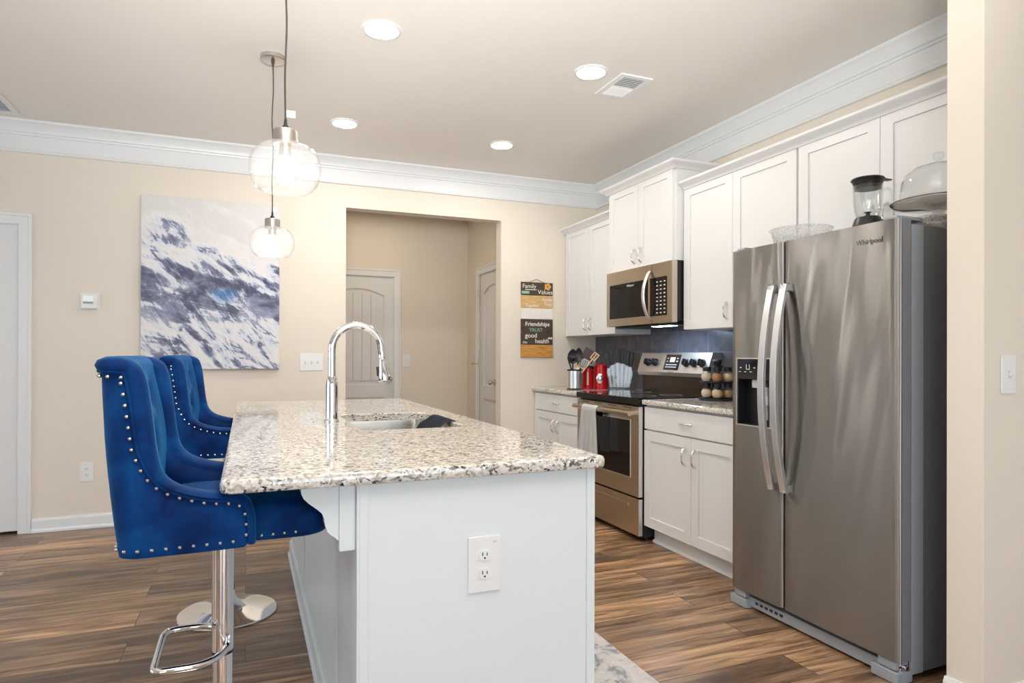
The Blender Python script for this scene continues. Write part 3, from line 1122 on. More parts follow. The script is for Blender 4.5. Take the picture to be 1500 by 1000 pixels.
# sink
root = thing('kitchen_sink', 'stainless undermount sink set into the island slab', 'sink', (0.6, 2.78, 0.882))
k = 8
lp = lambda i, z, r: [(x, y, z) for x, y in rrect(KX0 - i, KX1 + i, KY0 - i, KY1 + i, r, k)]
bm = B()
loft(bm, [lp(0.025, 0.8815, 0.07), lp(0.004, 0.8815, 0.06), lp(0.002, 0.877, 0.06), lp(-0.006, 0.70, 0.055), lp(-0.03, 0.676, 0.05), lp(-0.10, 0.672, 0.04)], cap0=False)
obj('basin', bm, SINKM, root)
obj('drain', lathe(B(), [(0, 0.673), (0.045, 0.673), (0.045, 0.676), (0.030, 0.674), (0, 0.674)], 24, (0.6, 2.85, 0)), CHROME, root)
bm = B()
t = bmesh.new()
gx, gy = 10, 10
grid = [[None] * (gy + 1) for _ in range(gx + 1)]
for i in range(gx + 1):
    for j in range(gy + 1):
        a = i / gx
        s = j / gy
        px = [0.822, 0.806, 0.792, 0.776, 0.758, 0.742, 0.730, 0.722, 0.718, 0.716, 0.716][i]
        pz = [0.918, 0.9185, 0.914, 0.903, 0.892, 0.882, 0.866, 0.848, 0.828, 0.808, 0.79][i]
        x = px + 0.007 * math.sin(s * 9 + a * 2) * a
        y = 2.62 + 0.31 * s + 0.012 * math.sin(a * 7)
        z = pz + (0.008 * math.sin(s * 11 + a * 4) if i > 2 else 0.0)
        grid[i][j] = t.verts.new((x, y, z))
for i in range(gx):
    for j in range(gy): t.faces.new((grid[i][j], grid[i + 1][j], grid[i + 1][j + 1], grid[i][j + 1]))
ret = bmesh.ops.solidify(t, geom=t.faces[:], thickness=-0.006)
merge(bm, t)
solo('dish_cloth', bm, CLOTH, 'dark navy dish cloth hung over the right edge of the sink', 'cloth', (0.77, 2.77, 0.90), angle=80)

# faucet
FX, FY = 0.333, 2.816
root = thing('kitchen_faucet', 'tall chrome gooseneck pull-down faucet standing on the island slab', 'faucet', (FX, FY, 0.915))
bm = lathe(B(), [(0, 0.915), (0.030, 0.915), (0.030, 0.921), (0.025, 0.926), (0.0245, 1.060), (0.022, 1.085), (0.0165, 1.105), (0, 1.105)], 32, (FX, FY, 0))
obj('body', bm, CHROME, root)
R = 0.103
pts = [(FX, FY, 1.10), (FX, FY, 1.16), (FX, FY, 1.215)]
for i in range(1, 17):
    a = PI - PI * i / 16
    pts.append((FX + R + R * math.cos(a), FY, 1.218 + R * math.sin(a)))
pts += [(FX + 2 * R + 0.004, FY, 1.195)]
obj('neck', tube(B(), pts, 0.0155, 20), CHROME, root)
M = Matrix.Translation((FX + 2 * R + 0.004, FY, 1.196)) @ Matrix.Rotation(PI + 0.06, 4, 'Y')
M = Matrix.Translation((FX + 2 * R + 0.004, FY, 1.196)) @ Vector((0.10, 0, -1)).to_track_quat('Z', 'Y').to_matrix().to_4x4()
hd = obj('spray_head', lathe(B(), [(0, 0), (0.0165, 0), (0.0175, 0.012), (0.0150, 0.015), (0.016, 0.030), (0.022, 0.060), (0.0265, 0.095), (0.027, 0.112), (0.024, 0.118), (0, 0.118)], 28, M=M), CHROME, root)
obj('spray_button', bx(-0.030, -0.020, -0.007, 0.007, 0.050, 0.092, 0.003, M=Matrix.Translation((FX + 2 * R + 0.004, FY, 1.196)) @ Matrix.Rotation(-0.1, 4, 'Y') @ Matrix.Scale(-1, 4, (0, 0, 1))), BLACK, hd)
bm = rod(B(), (FX, FY + 0.02, 0.99), (FX, FY + 0.045, 0.99), 0.012)
rod(bm, (FX, FY + 0.04, 0.99), (FX, FY + 0.10, 1.03), 0.006, 0.005)
obj('lever', bm, CHROME, root)

# ------------------------------------------------------------ bar stools


def make_stool():
    root = thing('bar_stool', '', 'bar stool', (0, 0, 0), 'blue velvet bar stools at the island')
    # plan of the shell: from the near front (-Y side), round the back, to the far front
    HW, XB, XFR, RC = 0.245, -0.205, 0.078, 0.048
    plan = []
    for i in range(25): plan.append((XFR + (XB + RC - XFR) * i / 24, -HW + 0.012 * (1 - i / 24) ** 2))
    for i in range(1, 13):
        a = -PI / 2 - PI / 2 * i / 12
        plan.append((XB + RC + RC * math.cos(a), -HW + RC + RC * math.sin(a)))
    for i in range(1, 17): plan.append((XB - 0.008 * math.sin(PI * i / 16), -HW + RC + 2 * (HW - RC) * i / 16))
    for i in range(1, 13):
        a = PI - PI / 2 * i / 12
        plan.append((XB + RC + RC * math.cos(a), HW - RC + RC * math.sin(a)))
    for i in range(1, 25): plan.append((XB + RC + (XFR - XB - RC) * i / 24, HW - 0.012 * (i / 24) ** 2))
    cum = [0]
    for p, q in zip(plan, plan[1:]): cum.append(cum[-1] + math.dist(p, q))
    S = cum[-1]

    def plan_at(s):
        s = max(0, min(S, s))
        for i in range(len(cum) - 1):
            if s <= cum[i + 1] + 1e-9:
                f = (s - cum[i]) / (cum[i + 1] - cum[i])
                p, q = plan[i], plan[i + 1]
                d = Vector((q[0] - p[0], q[1] - p[1], 0)).normalized()
                return Vector((p[0] + f * (q[0] - p[0]), p[1] + f * (q[1] - p[1]), 0)), d

    def normal_at(s):
        a, _ = plan_at(s - 0.012)
        b, _ = plan_at(s + 0.012)
        d = (b - a).normalized()
        return Vector((d.y, -d.x, 0)) if True else None

    Z0 = 0.750

    def pos(s, z, off):
        p, _ = plan_at(s)
        n = normal_at(s)
        # outward check
        if n.dot(p - Vector((-0.03, 0, 0))) < 0: n = -n
        q = p + n * off
        bw = max(0.0, min(1.0, (0.02 - q.x) / 0.16))
        q.x -= (z - Z0) * 0.085 * bw
        q.z = z
        return q
    # top edge in the unrolled (s, z) sheet, near half; XFR - x gives s
    half = [(0.000, 0.757), (0.000, 0.78), (0.000, 0.805), (0.003, 0.832), (0.012, 0.855), (0.028, 0.869), (0.05, 0.877), (0.08, 0.880), (0.11, 0.886),
            (0.145, 0.898), (0.170, 0.915), (0.184, 0.940), (0.190, 0.98), (0.192, 1.02), (0.194, 1.07), (0.196, 1.11), (0.199, 1.140), (0.205, 1.165), (0.217, 1.180),
            (0.235, 1.186), (0.27, 1.188), (0.35, 1.190), (0.42, 1.190), (S / 2, 1.190)]
    pts = half + [(S - s, z) for s, z in half[-2::-1]]
    crv = smooth_path([(s, z, 0) for s, z in pts], 4)
    n = len(crv)
    nrm = []
    for i in range(n):
        d = (crv[min(i + 1, n - 1)] - crv[max(i - 1, 0)]).normalized()
        nrm.append(Vector((d.y, -d.x, 0)))      # to the right of the direction of travel: into the body
    L = [0]
    for a, b in zip(crv, crv[1:]): L.append(L[-1] + (b - a).length)
    sb = [0.03 + (S - 0.06) * L[i] / L[-1] for i in range(n)]

    def edge(i, d):
        g = max(0.0, min(1.0, (crv[i].y - 0.90) / 0.09)) if 0.02 < crv[i].x < S - 0.02 else 0.0
        q = crv[i] + nrm[i] * d * (0.55 + 0.45 * g)
        return max(0.0, min(S, q.x)), max(Z0, q.y)
    t = bmesh.new()
    rows = []
    K = 9
    inner_rows = []

    def bulge(f): return 0.006 * math.sin(PI * f)
    for kk in range(K + 1):
        f = kk / K
        row = []
        for i in range(n):
            s1, z1 = edge(i, 0.036)
            s = sb[i] + (s1 - sb[i]) * f
            z = Z0 + (z1 - Z0) * f
            row.append(pos(s, z, bulge(f)))
        rows.append(row)
    for d, off in ((0.029, 0.008), (0.018, 0.012), (0.007, 0.006), (0.0, -0.010), (-0.001, -0.028), (0.006, -0.046), (0.020, -0.056), (0.036, -0.056)):
        rows.append([pos(*edge(i, d), off) for i in range(n)])
    buttons = [(0.0, 1.09), (-0.10, 1.09), (0.10, 1.09), (-0.055, 0.985), (0.055, 0.985), (0.0, 0.905)]
    for kk in range(1, 15):
        f = kk / 14
        row = []
        for i in range(n):
            s1, z1 = edge(i, 0.036)
            s = sb[i] + (s1 - sb[i]) * (1 - f)
            z = z1 + (0.79 - z1) * f
            p = pos(s, z, -0.056 - 0.016 * math.sin(PI * min(1, f * 1.05)))
            if p.x < -0.09:
                dim = 0
                for by, bz in buttons:
                    dim += math.exp(-((p.y - by) ** 2 + (z - bz) ** 2) / 0.0007)
                p.x -= 0.022 * min(dim, 1)
            row.append(p)
        rows.append(row)
    V = [[t.verts.new(p) for p in r] for r in rows]
    for a, b in zip(V, V[1:]):
        for i in range(n - 1): t.faces.new((a[i], a[i + 1], b[i + 1], b[i]))
    for i in range(n - 1): t.faces.new((V[-1][i], V[-1][i + 1], V[0][i + 1], V[0][i]))
    for e in (0, n - 1): t.faces.new([r[e] for r in V])
    bmesh.ops.remove_doubles(t, verts=t.verts, dist=0.0002)
    bm = B()
    merge(bm, t)
    shell = obj('upholstered_shell', bm, VELVET, root, angle=75)
    # piping seam under the rolled edge
    bm = B()
    tube(bm, [pos(*edge(i, 0.031), 0.006) for i in range(4, n - 4)], 0.0035, 6)
    obj('piping', bm, VELVET, shell, angle=80)
    # seat cushion
    bm = B()
    lay = [(0.020, 0.745), (0.004, 0.748), (0.0, 0.760), (-0.003, 0.795), (0.002, 0.818), (0.014, 0.832), (0.04, 0.841), (0.09, 0.845)]
    lps = []
    for ins, z in lay:
        lp_ = []
        for x, y in rrect(-0.165 + ins, 0.252 - ins, -0.187 + ins, 0.187 - ins, 0.075, 8):
            wdn = max(0, min(1, (x - 0.07) / 0.05))
            front = max(0, (x - 0.15)) * 0.0
            lp_.append((x, y, z))
        lps.append(lp_)
    loft(bm, lps)
    seat = obj('seat_cushion', bm, VELVET, root, angle=75)
    # buttons on the inner back
    for by, bz in buttons:
        p = pos(S / 2 + by, bz, -0.056)
        bm = lathe(B(), [(0, -0.004), (0.010, -0.004), (0.012, 0.0), (0.009, 0.005), (0, 0.007)], 14, M=Matrix.Translation((p.x - 0.004, by, bz)) @ Matrix.Rotation(PI / 2, 4, 'Y'))
        obj('tufting_button', bm, VELVET, shell)
    # studs
    studme = None
    spots = []
    line = [(edge(i, 0.041), i) for i in range(2, n - 2)]
    far = []
    acc, nxt = 0.0, 0.012
    for (p, i), (q, i2) in zip(line, line[1:]):
        seg = math.dist(p, q)
        while seg > 0 and acc + seg >= nxt:
            f = (nxt - acc) / seg
            s_, z_ = p[0] + f * (q[0] - p[0]), p[1] + f * (q[1] - p[1])
            (spots if s_ < S / 2 + 0.03 else far).append((pos(s_, z_, 0.007), normal_at(s_)))
            nxt += 0.0240
        acc += seg
    k = int((S - 0.08) / 0.027)
    for i in range(k + 1):
        s = 0.05 + (S - 0.10) * i / k
        (spots if s < S / 2 + 0.03 else far).append((pos(s, 0.767, 0.003), normal_at(s)))
    bm = B()
    for p, nn in far: lathe(bm, [(0, -0.0045), (0.004, -0.0035), (0.0055, 0), (0.004, 0.0035), (0, 0.0045)], 8, p)
    o = obj('nail_row', bm, CHROME, shell)
    o['kind'] = 'stuff'

    def stud(p, parent):
        nonlocal studme
        if studme is None:
            b = lathe(B(), [(0, -0.0040), (0.0035, -0.003), (0.0048, 0), (0.0035, 0.003), (0, 0.0040)], 10)
            o = obj('nail_stud', b, CHROME, parent)
            studme = o.data
        else:
            o = bpy.data.objects.new('nail_stud', studme)
            C.objects.link(o)
            o.parent = parent
        o.location = p
        return o
    cnt = 0
    for p, nn in spots:
        if cnt < 100:
            stud(p, shell)
            cnt += 1
    for i in range(9):
        for sgn in ((-1, 1) if i < 5 else (-1,)):
            if i < 5: p = (0.090 + 0.026 * i, sgn * (0.1885, 0.1885, 0.1885, 0.187, 0.178)[i], 0.762)
            else: p = (0.2525, -0.10 + 0.066 * (i - 5), 0.762)
            stud(p, seat)
    # column and base
    obj('under_plate', bx(-0.09, 0.09, -0.09, 0.09, 0.730, 0.746, 0.003), BLACK, root)
    obj('gas_lift_sleeve', lathe(B(), [(0, 0.424), (0.0262, 0.424), (0.0265, 0.428), (0.0265, 0.731), (0, 0.731)], 32), CHROME, root)
    obj('column', lathe(B(), [(0, 0.075), (0.0240, 0.075), (0.0240, 0.424), (0, 0.424)], 32), CHROME, root)
    obj('collar_ring', lathe(B(), [(0.0242, 0.418), (0.0270, 0.418), (0.0270, 0.425), (0.0242, 0.425)], 32), BLACK, root)
    obj('rubber_ring', lathe(B(), [(0.0242, 0.105), (0.0285, 0.105), (0.0285, 0.132), (0.0242, 0.132)], 32), BLACK, root)
    obj('pedestal', lathe(B(), [(0, 0.0), (0.212, 0.0), (0.215, 0.004), (0.212, 0.009), (0.17, 0.018), (0.11, 0.030), (0.065, 0.044), (0.042, 0.060), (0.033, 0.080), (0.031, 0.098), (0.0285, 0.105), (0, 0.105)], 56), CHROME, root)
    z = 0.445
    pth = [(0.016, -0.024, z + 0.02), (0.012, -0.042, z), (-0.010, -0.085, z - 0.003), (-0.05, -0.115, z - 0.003), (-0.10, -0.125, z), (-0.138, -0.122, z), (-0.147, -0.105, z), (-0.148, -0.05, z), (-0.148, 0.06, z), (-0.146, 0.10, z),
           (-0.132, 0.125, z), (-0.09, 0.130, z), (-0.045, 0.122, z), (-0.008, 0.090, z), (0.012, 0.045, z), (0.016, 0.024, z + 0.02)]
    obj('footrest', tube(B(), smooth_path(pth, 6), 0.0085, 12), CHROME, root)
    return root


stool = make_stool()
stool['label'] = 'blue velvet wingback bar stool nearest the camera, at the front end of the island'
stool.location = (-0.055, 1.862, 0)
dup(stool, (-0.075, 3.29, 0), math.radians(-5), 'blue velvet wingback bar stool farther back, half hidden by the nearer one')

# ------------------------------------------------------------ cabinets on the right


def shaker(bm, xf, y0, y1, z0, z1, st=0.062, th=0.019):
    """door front facing -X at xf"""
    g = 0.0015
    y0, y1, z0, z1 = y0 + g, y1 - g, z0 + g, z1 - g
    for a in ((y0, y0 + st, z0, z1), (y1 - st, y1, z0, z1), (y0 + st, y1 - st, z0, z0 + st), (y0 + st, y1 - st, z1 - st, z1)):
        box(bm, xf, xf + th, a[0], a[1], a[2], a[3])
    box(bm, xf + 0.008, xf + th, y0 + st - 0.002, y1 - st + 0.002, z0 + st - 0.002, z1 - st + 0.002)
    return bm


def pull(parent, xf, y, z, vertical=True, L=0.098):
    P = []
    for i in range(13):
        f = i / 12
        q = (f - 0.5) * L
        out = 0.026 * (1 - (2 * f - 1) ** 4) + 0.003
        P.append((xf - out, y, z + q) if vertical else (xf - out, y + q, z))
    r = [0.0052 if 2 < i < 10 else 0.0068 for i in range(13)]
    bm = tube(B(), P, r, 10)
    for s in (-1, 1):
        c = (xf, y, z + s * L / 2) if vertical else (xf, y + s * L / 2, z)
        lathe(bm, [(0, -0.0005), (0.008, -0.0005), (0.007, 0.006), (0, 0.006)], 12, M=Matrix.Translation(c) @ Matrix.Rotation(-PI / 2, 4, 'Y'))
    return obj('pull_handle', bm, CHROME, parent)


def cabinet(name, label, y0, y1, z0, z1, xf, doors, drawers=(), toe=False, handles=(), group=None):
    root = thing(name, label, 'cabinet', ((xf + XR) / 2, (y0 + y1) / 2, z0 if not toe else 0), group)
    zb = z0
    bm = bx(xf + 0.0195, XR - (0.0005 if not toe else 0.0005), y0 + 0.0005, y1 - 0.0005, zb, z1)
    if toe: box(bm, xf + 0.085, XR - 0.0005, y0 + 0.0005, y1 - 0.0005, 0, zb)
    obj('carcass', bm, CAB, root, smooth=False)
    for (a, b, c, d), hd in zip(doors, handles):
        o = obj('door', shaker(B(), xf, a, b, c, d), CAB, root, smooth=False)
        if hd: pull(o, xf, *hd)
    for a, b, c, d in drawers:
        bm = bx(xf, xf + 0.019, a + 0.0015, b - 0.0015, c + 0.0015, d - 0.0015, 0.003)
        o = obj('drawer', bm, CAB, root)
        pull(o, xf, (a + b) / 2, (c + d) / 2, False)
    if toe:
        bm = B()
        prof = [(0, 0), (0.020, 0), (0.020, 0.008), (0.013, 0.018), (0.006, 0.020), (0.006, zb - 0.001), (0, zb - 0.001)]
        extrude_profile(bm, prof, [lambda a, z: (xf + 0.0849 - a, y0 + 0.001, z), lambda a, z: (xf + 0.0849 - a, y1 - 0.001, z)])
        obj('toe_kick', bm, TRIM, root)
    return root


XD = 2.351
cabinet('base_cabinet', 'white base cabinet with one drawer and two doors between the range and the refrigerator', 2.66, 3.522, 0.112, 0.881, XD,
        [(3.05, 3.522, 0.112, 0.722), (2.662, 3.05, 0.112, 0.722)], [(2.662, 3.522, 0.728, 0.872)], True, [(3.100, 0.610), (3.010, 0.610)])
cabinet('base_cabinet', 'white base cabinet with a drawer and two doors in the far corner beside the towel', 4.375, 5.246, 0.112, 0.881, XD,
        [(4.79, 5.215, 0.112, 0.722), (4.375, 4.79, 0.112, 0.722)], [(4.375, 5.215, 0.728, 0.872)], True, [(4.832, 0.61), (4.748, 0.61)])
XU = 2.646
cabinet('wall_cabinet', 'white two-door wall cabinet in the back corner left of the microwave', 4.366, 5.246, 1.363, 2.300, XU,
        [(4.79, 5.208, 1.363, 2.296), (4.366, 4.79, 1.363, 2.296)], (), False, [(4.832, 1.455), (4.748, 1.455)])
XM = 2.578
cabinet('wall_cabinet', 'taller white two-door wall cabinet mounted above the microwave', 3.522, 4.364, 1.820, 2.440, XM,
        [(3.943, 4.345, 1.820, 2.436), (3.541, 3.943, 1.820, 2.436)], (), False, [(3.985, 1.905), (3.901, 1.905)])
cabinet('wall_cabinet', 'white two-door wall cabinet between the microwave and the refrigerator', 2.567, 3.520, 1.363, 2.300, XU,
        [(3.052, 3.512, 1.363, 2.290), (2.571, 3.052, 1.363, 2.290)], (), False, [(3.097, 1.465), (3.007, 1.465)])
cabinet('wall_cabinet', 'short white two-door wall cabinet over the refrigerator behind the blender', 1.600, 2.565, 1.745, 2.300, XU,
        [(2.090, 2.560, 1.745, 2.290), (1.620, 2.090, 1.745, 2.290)], (), False, [(2.125, 1.83), (2.055, 1.83)])

CC = [(0, -0.028), (0.006, -0.028), (0.008, -0.022), (0.012, -0.019), (0.016, -0.012), (0.028, -0.004), (0.040, 0.004), (0.043, 0.008), (0.045, 0.010), (0.045, 0.022), (0, 0.022)]


def cab_crown(label, xf, ys, z, near_return=False, far_return=False):
    bm = B()
    st = []
    y_near, y_far = ys
    if far_return:
        st += [lambda a, b: (XR - 0.0755, y_far + a, z + b), lambda a, b: (xf - a, y_far + a, z + b)]
    else:
        st += [lambda a, b: (xf - a, y_far, z + b)]
    if near_return:
        st += [lambda a, b: (xf - a, y_near - a, z + b), lambda a, b: (XR - 0.0755, y_near - a, z + b)]
    else:
        st += [lambda a, b: (xf - a, y_near, z + b)]
    extrude_profile(bm, CC, st)
    solo('cabinet_crown', bm, CAB, label, 'moulding', (xf, (y_near + y_far) / 2, z))


cab_crown('white crown moulding capping the wall cabinet in the back corner', XU - 0.001, (4.366, 5.246), 2.302)
cab_crown('white crown moulding capping the tall cabinet over the microwave, returning at its side', XM - 0.001, (3.521, 4.366), 2.446, True, True)
cab_crown('long white crown moulding capping the wall cabinets from the microwave to the right wall end', XU - 0.001, (1.600, 3.505), 2.302)

# worktops on the cabinets
solo('granite_worktop', slab_bm(2.331, XR - 0.0085, 2.66, 3.523, 0.8815, 0.915, 0.006), GRANITE, 'short granite worktop between the range and the refrigerator, holding the spice rack', 'worktop', (2.65, 3.1, 0.8815))
solo('granite_worktop', slab_bm(2.331, XR - 0.0085, 4.372, 5.2465, 0.8815, 0.915, 0.006), GRANITE, 'granite worktop in the far corner holding the utensils and knives', 'worktop', (2.65, 4.8, 0.8815))

# ------------------------------------------------------------ range
RY0, RY1, RX = 3.530, 4.366, 2.318
RM = (RY0 + RY1) / 2
root = thing('range', 'freestanding stainless electric range with a black glass cooktop', 'stove', (2.64, RM, 0))
bm = bx(RX + 0.03, 2.965, RY0 + 0.004, RY1 - 0.004, 0.03, 0.885)
obj('body', bm, BLACK, root, smooth=False)
bm = bx(RX - 0.012, 2.90, RY0, RY1, 0.878, 0.922, 0.008)
obj('cooktop', bm, BLACKGLOSS, root)
bm = B()
for x, y, r in ((2.47, 3.75, 0.105), (2.47, 4.15, 0.085), (2.72, 3.75, 0.075), (2.72, 4.15, 0.095)):
    lathe(bm, [(r, 0.9222), (r, 0.9226), (r - 0.004, 0.9226), (r - 0.004, 0.9222)], 40, (x, y, 0))
obj('burner_ring', bm, GREYP, root)
# oven door with window
bm = B()
wy0, wy1, wz0, wz1 = 3.635, 4.262, 0.405, 0.772
x0, x1 = RX, RX + 0.03
for a in ((RY0 + 0.004, wy0, 0.288, 0.866), (wy1, RY1 - 0.004, 0.288, 0.866), (wy0, wy1, 0.288, wz0), (wy0, wy1, wz1, 0.866)):
    box(bm, x0, x1, a[0], a[1], a[2], a[3])
od = obj('oven_door', bm, STEELB, root, smooth=False)
obj('window_glass', bx(RX + 0.004, RX + 0.029, wy0 - 0.001, wy1 + 0.001, wz0 - 0.001, wz1 + 0.001), BLACKGLOSS, od, smooth=False)
bm = B()
b0, b1, b2 = 0.008, 0.0, 0
for a in ((wy0 - 0.008, wy1 + 0.008, wz0 - 0.008, wz0), (wy0 - 0.008, wy1 + 0.008, wz1, wz1 + 0.008), (wy0 - 0.008, wy0, wz0, wz1), (wy1, wy1 + 0.008, wz0, wz1)):
    box(bm, RX - 0.003, RX + 0.004, a[0], a[1], a[2], a[3], 0.001)
obj('window_bezel', bm, STEELH, od)
bm = tube(B(), [(RX - 0.048, RY0 + 0.035 + (RY1 - RY0 - 0.07) * i / 12, 0.822) for i in range(13)], 0.0165, 16)
for y in (RY0 + 0.06, RY1 - 0.06): box(bm, RX - 0.045, RX + 0.001, y - 0.014, y + 0.014, 0.810, 0.836, 0.003)
obj('oven_handle', bm, STEELB, od)
for k in range(4):
    y = RY0 + 0.09 + k * 0.19
    obj('vent_slot', bx(RX - 0.001, RX + 0.01, y, y + 0.10, 0.853, 0.858), DARKSLOT, od, smooth=False)
bm = bx(RX - 0.002, RX + 0.026, RY0 + 0.0005, RY0 + 0.0042, 0.29, 0.866)
obj('edge_strip', bm, STEELH, od, smooth=False)
bm = B()
box(bm, RX, RX + 0.03, RY0 + 0.004, RY1 - 0.004, 0.040, 0.276, 0.003)
dr = obj('storage_drawer', bm, STEELB, root)
bm = bx(RX - 0.006, RX + 0.002, RY0 + 0.12, RY1 - 0.12, 0.212, 0.232, 0.003)
obj('drawer_grip', bm, STEELB, dr)
bm = bx(RX - 0.001, RX + 0.026, RY0 + 0.0005, RY0 + 0.0042, 0.042, 0.274)
obj('edge_strip', bm, STEELH, dr, smooth=False)
bm = B()
for y in (RY0 + 0.05, RY1 - 0.05):
    for x in (RX + 0.09, 2.9): lathe(bm, [(0, 0), (0.018, 0), (0.018, 0.031), (0, 0.031)], 14, (x, y, 0))
obj('levelling_feet', bm, BLACK, root)
# backguard: dark lower part, sloping control panel above it
bm = B()
prof = [(2.895, 0.918), (2.972, 0.918), (2.972, 1.06), (2.895, 1.06)]
extrude_profile(bm, prof, [lambda a, b: (a, RY0 + 0.006, b), lambda a, b: (a, RY1 - 0.006, b)])
obj('backguard_base', bm, mat('smoked_steel', (0.12, 0.10, 0.085), 0.25, 1.0), root, smooth=False)
bm = B()
PX0, PZ0, PX1, PZ1 = 2.850, 1.072, 2.895, 1.212
prof = [(PX0 + 0.012, 1.046), (2.972, 1.046), (2.972, 1.216), (PX1 + 0.004, 1.216), (PX1, PZ1), (PX0, PZ0)]
extrude_profile(bm, prof, [lambda a, b: (a, RY0, b), lambda a, b: (a, RY1, b)])
cp = obj('control_panel', bm, SILVER, root, angle=20)
tilt = math.atan2(PX1 - PX0, PZ1 - PZ0)
pn = Vector((-math.cos(tilt), 0, math.sin(tilt)))


def onpanel(y, f, out=0.0):
    return Vector((PX0 + (PX1 - PX0) * f, y, PZ0 + (PZ1 - PZ0) * f)) + pn * out


PM = Matrix((Vector((0, -1, 0)), Vector((math.sin(tilt), 0, math.cos(tilt))), pn)).transposed().to_4x4()   # panel: x reads right, y up, z out
for y in (4.245, 4.150, 3.775, 3.690, 3.605):
    M = Matrix.Translation(onpanel(y, 0.50)) @ PM
    bm = lathe(B(), [(0, 0), (0.030, 0), (0.030, 0.006), (0.026, 0.008), (0.0245, 0.030), (0.022, 0.033), (0, 0.033)], 24, M=M)
    box(bm, -0.005, 0.005, -0.022, 0.022, 0.030, 0.042, 0.002, M=M)
    obj('control_knob', bm, BLACK, root)
M = Matrix.Translation(onpanel(3.945, 0.52)) @ PM
dp = obj('display_panel', bx(-0.088, 0.088, -0.058, 0.058, 0, 0.003, 0.001, M=M), BLACKGLOSS, root)
obj('clock_display', bx(-0.028, 0.028, 0.002, 0.038, 0.003, 0.0038, M=M), LCD, dp, smooth=False)
bm = B()
for r_, ys in enumerate((-0.018, -0.036)):
    for k in range(7): box(bm, -0.066 + 0.019 * k, -0.053 + 0.019 * k, ys - 0.003, ys + 0.003, 0.003, 0.0036, M=M)
for k in (-1, 1):
    for q in (0.008, 0.030): box(bm, k * 0.058 - 0.009, k * 0.058 + 0.009, q - 0.003, q + 0.003, 0.003, 0.0036, M=M)
obj('button_legends', bm, WHITEMARK, dp, smooth=False)
bm = B()
text_bm(bm, 'Whirlpool', 0.016, Matrix.Translation(onpanel(3.945, 0.03, 0.0003)) @ PM, 0.0004)
obj('maker_lettering', bm, GREYMARK, cp, smooth=False)

# towel over the oven handle
t = bmesh.new()
ny = 22
front = [0.842 - 0.30 * i / 16 for i in range(17)]


def towel_sheet(ya, yb, zlow, skew, xo):
    bm_ = bmesh.new()
    prof = []
    for i in range(15): prof.append((-0.026 + xo, zlow + (0.822 - zlow) * i / 14))
    for i in range(1, 8):
        a = PI - PI * i / 7
        prof.append((0.024 * math.cos(a) + xo * math.cos(a) * -1, 0.822 + 0.024 * math.sin(a)))
    for i in range(1, 9): prof.append((0.026 - 0.004, 0.822 - 0.05 * i / 8))
    V = []
    for k_, (x, z) in enumerate(prof):
        row = []
        down = max(0, (0.82 - z) / 0.32)
        for j in range(ny + 1):
            f = j / ny
            y = ya + (yb - ya) * f
            y += skew * down * (1 if True else 0) + (f - 0.5) * 0.035 * down
            fold = 0.006 * math.sin(f * 13 + 1.2) * down * (1 if k_ < 15 else 0)
            row.append(bm_.verts.new((RX - 0.048 + x + fold - (0.006 * down if k_ < 15 else 0), y, z)))
        V.append(row)
    for a, b in zip(V, V[1:]):
        for j in range(ny): bm_.faces.new((a[j], a[j + 1], b[j + 1], b[j]))
    bmesh.ops.solidify(bm_, geom=bm_.faces[:], thickness=0.003)
    return bm_


bm = B()
merge(bm, towel_sheet(4.015, 4.165, 0.500, 0.045, 0.0))
merge(bm, towel_sheet(3.945, 4.040, 0.520, -0.012, -0.007))
solo('kitchen_towel', bm, TOWEL, 'white and grey zigzag towel folded over the oven door handle', 'towel', (RX - 0.048, 4.07, 0.822), angle=80)

# ------------------------------------------------------------ microwave
MX, MY0, MY1, MZ0, MZ1 = 2.565, 3.526, 4.356, 1.412, 1.8185
root = thing('microwave', 'stainless over-the-range microwave under the tall white cabinet', 'microwave', (2.75, (MY0 + MY1) / 2, MZ0))
bm = bx(MX + 0.045, 2.965, MY0, MY1, MZ0 + 0.012, MZ1)
obj('casing', bm, BLACK, root, smooth=False)
bm = bx(MX + 0.07, 2.9, MY0 + 0.03, MY1 - 0.03, MZ0 - 0.012, MZ0 + 0.012)
un = obj('underside_vent', bm, BLACK, root, smooth=False)
obj('task_lamp', bx(MX + 0.10, MX + 0.17, 3.70, 3.90, MZ0 - 0.0135, MZ0 - 0.0115), WHLED, un, smooth=False)
yc = 3.755     # door / control split
bm = B()
gy0, gy1, gz0, gz1 = 3.80, 4.318, 1.468, 1.722
x0, x1 = MX, MX + 0.044
for a in ((gy1, MY1, MZ0, MZ1), (yc, gy0, MZ0, MZ1), (gy0, gy1, MZ0, gz0), (gy0, gy1, gz1, MZ1)):
    box(bm, x0, x1, a[0], a[1], a[2], a[3])
md = obj('door', bm, STEELB, root, smooth=False)
obj('window_glass', bx(MX + 0.003, MX + 0.04, gy0 - 0.001, gy1 + 0.001, gz0 - 0.001, gz1 + 0.001), BLACKGLOSS, md, smooth=False)
bm = B()
text_bm(bm, 'Whirlpool', 0.022, face_mx(MX + 0.0026, 4.03, 1.700), 0.0003)
obj('maker_lettering', bm, WHITEMARK, md, smooth=False)
obj('edge_strip', bx(MX - 0.001, MX + 0.04, gy1 + 0.0005, gy1 + 0.006, gz0, gz1), STEELH, md, smooth=False)
bm = bx(MX, MX + 0.044, MY0, yc - 0.002, MZ0, MZ1, 0.004)
mc = obj('control_column', bm, STEELB, root)
obj('keypad', bx(MX - 0.002, MX + 0.01, MY0 + 0.055, yc + 0.02, 1.462, 1.722, 0.001), BLACKGLOSS, mc)
bm = B()
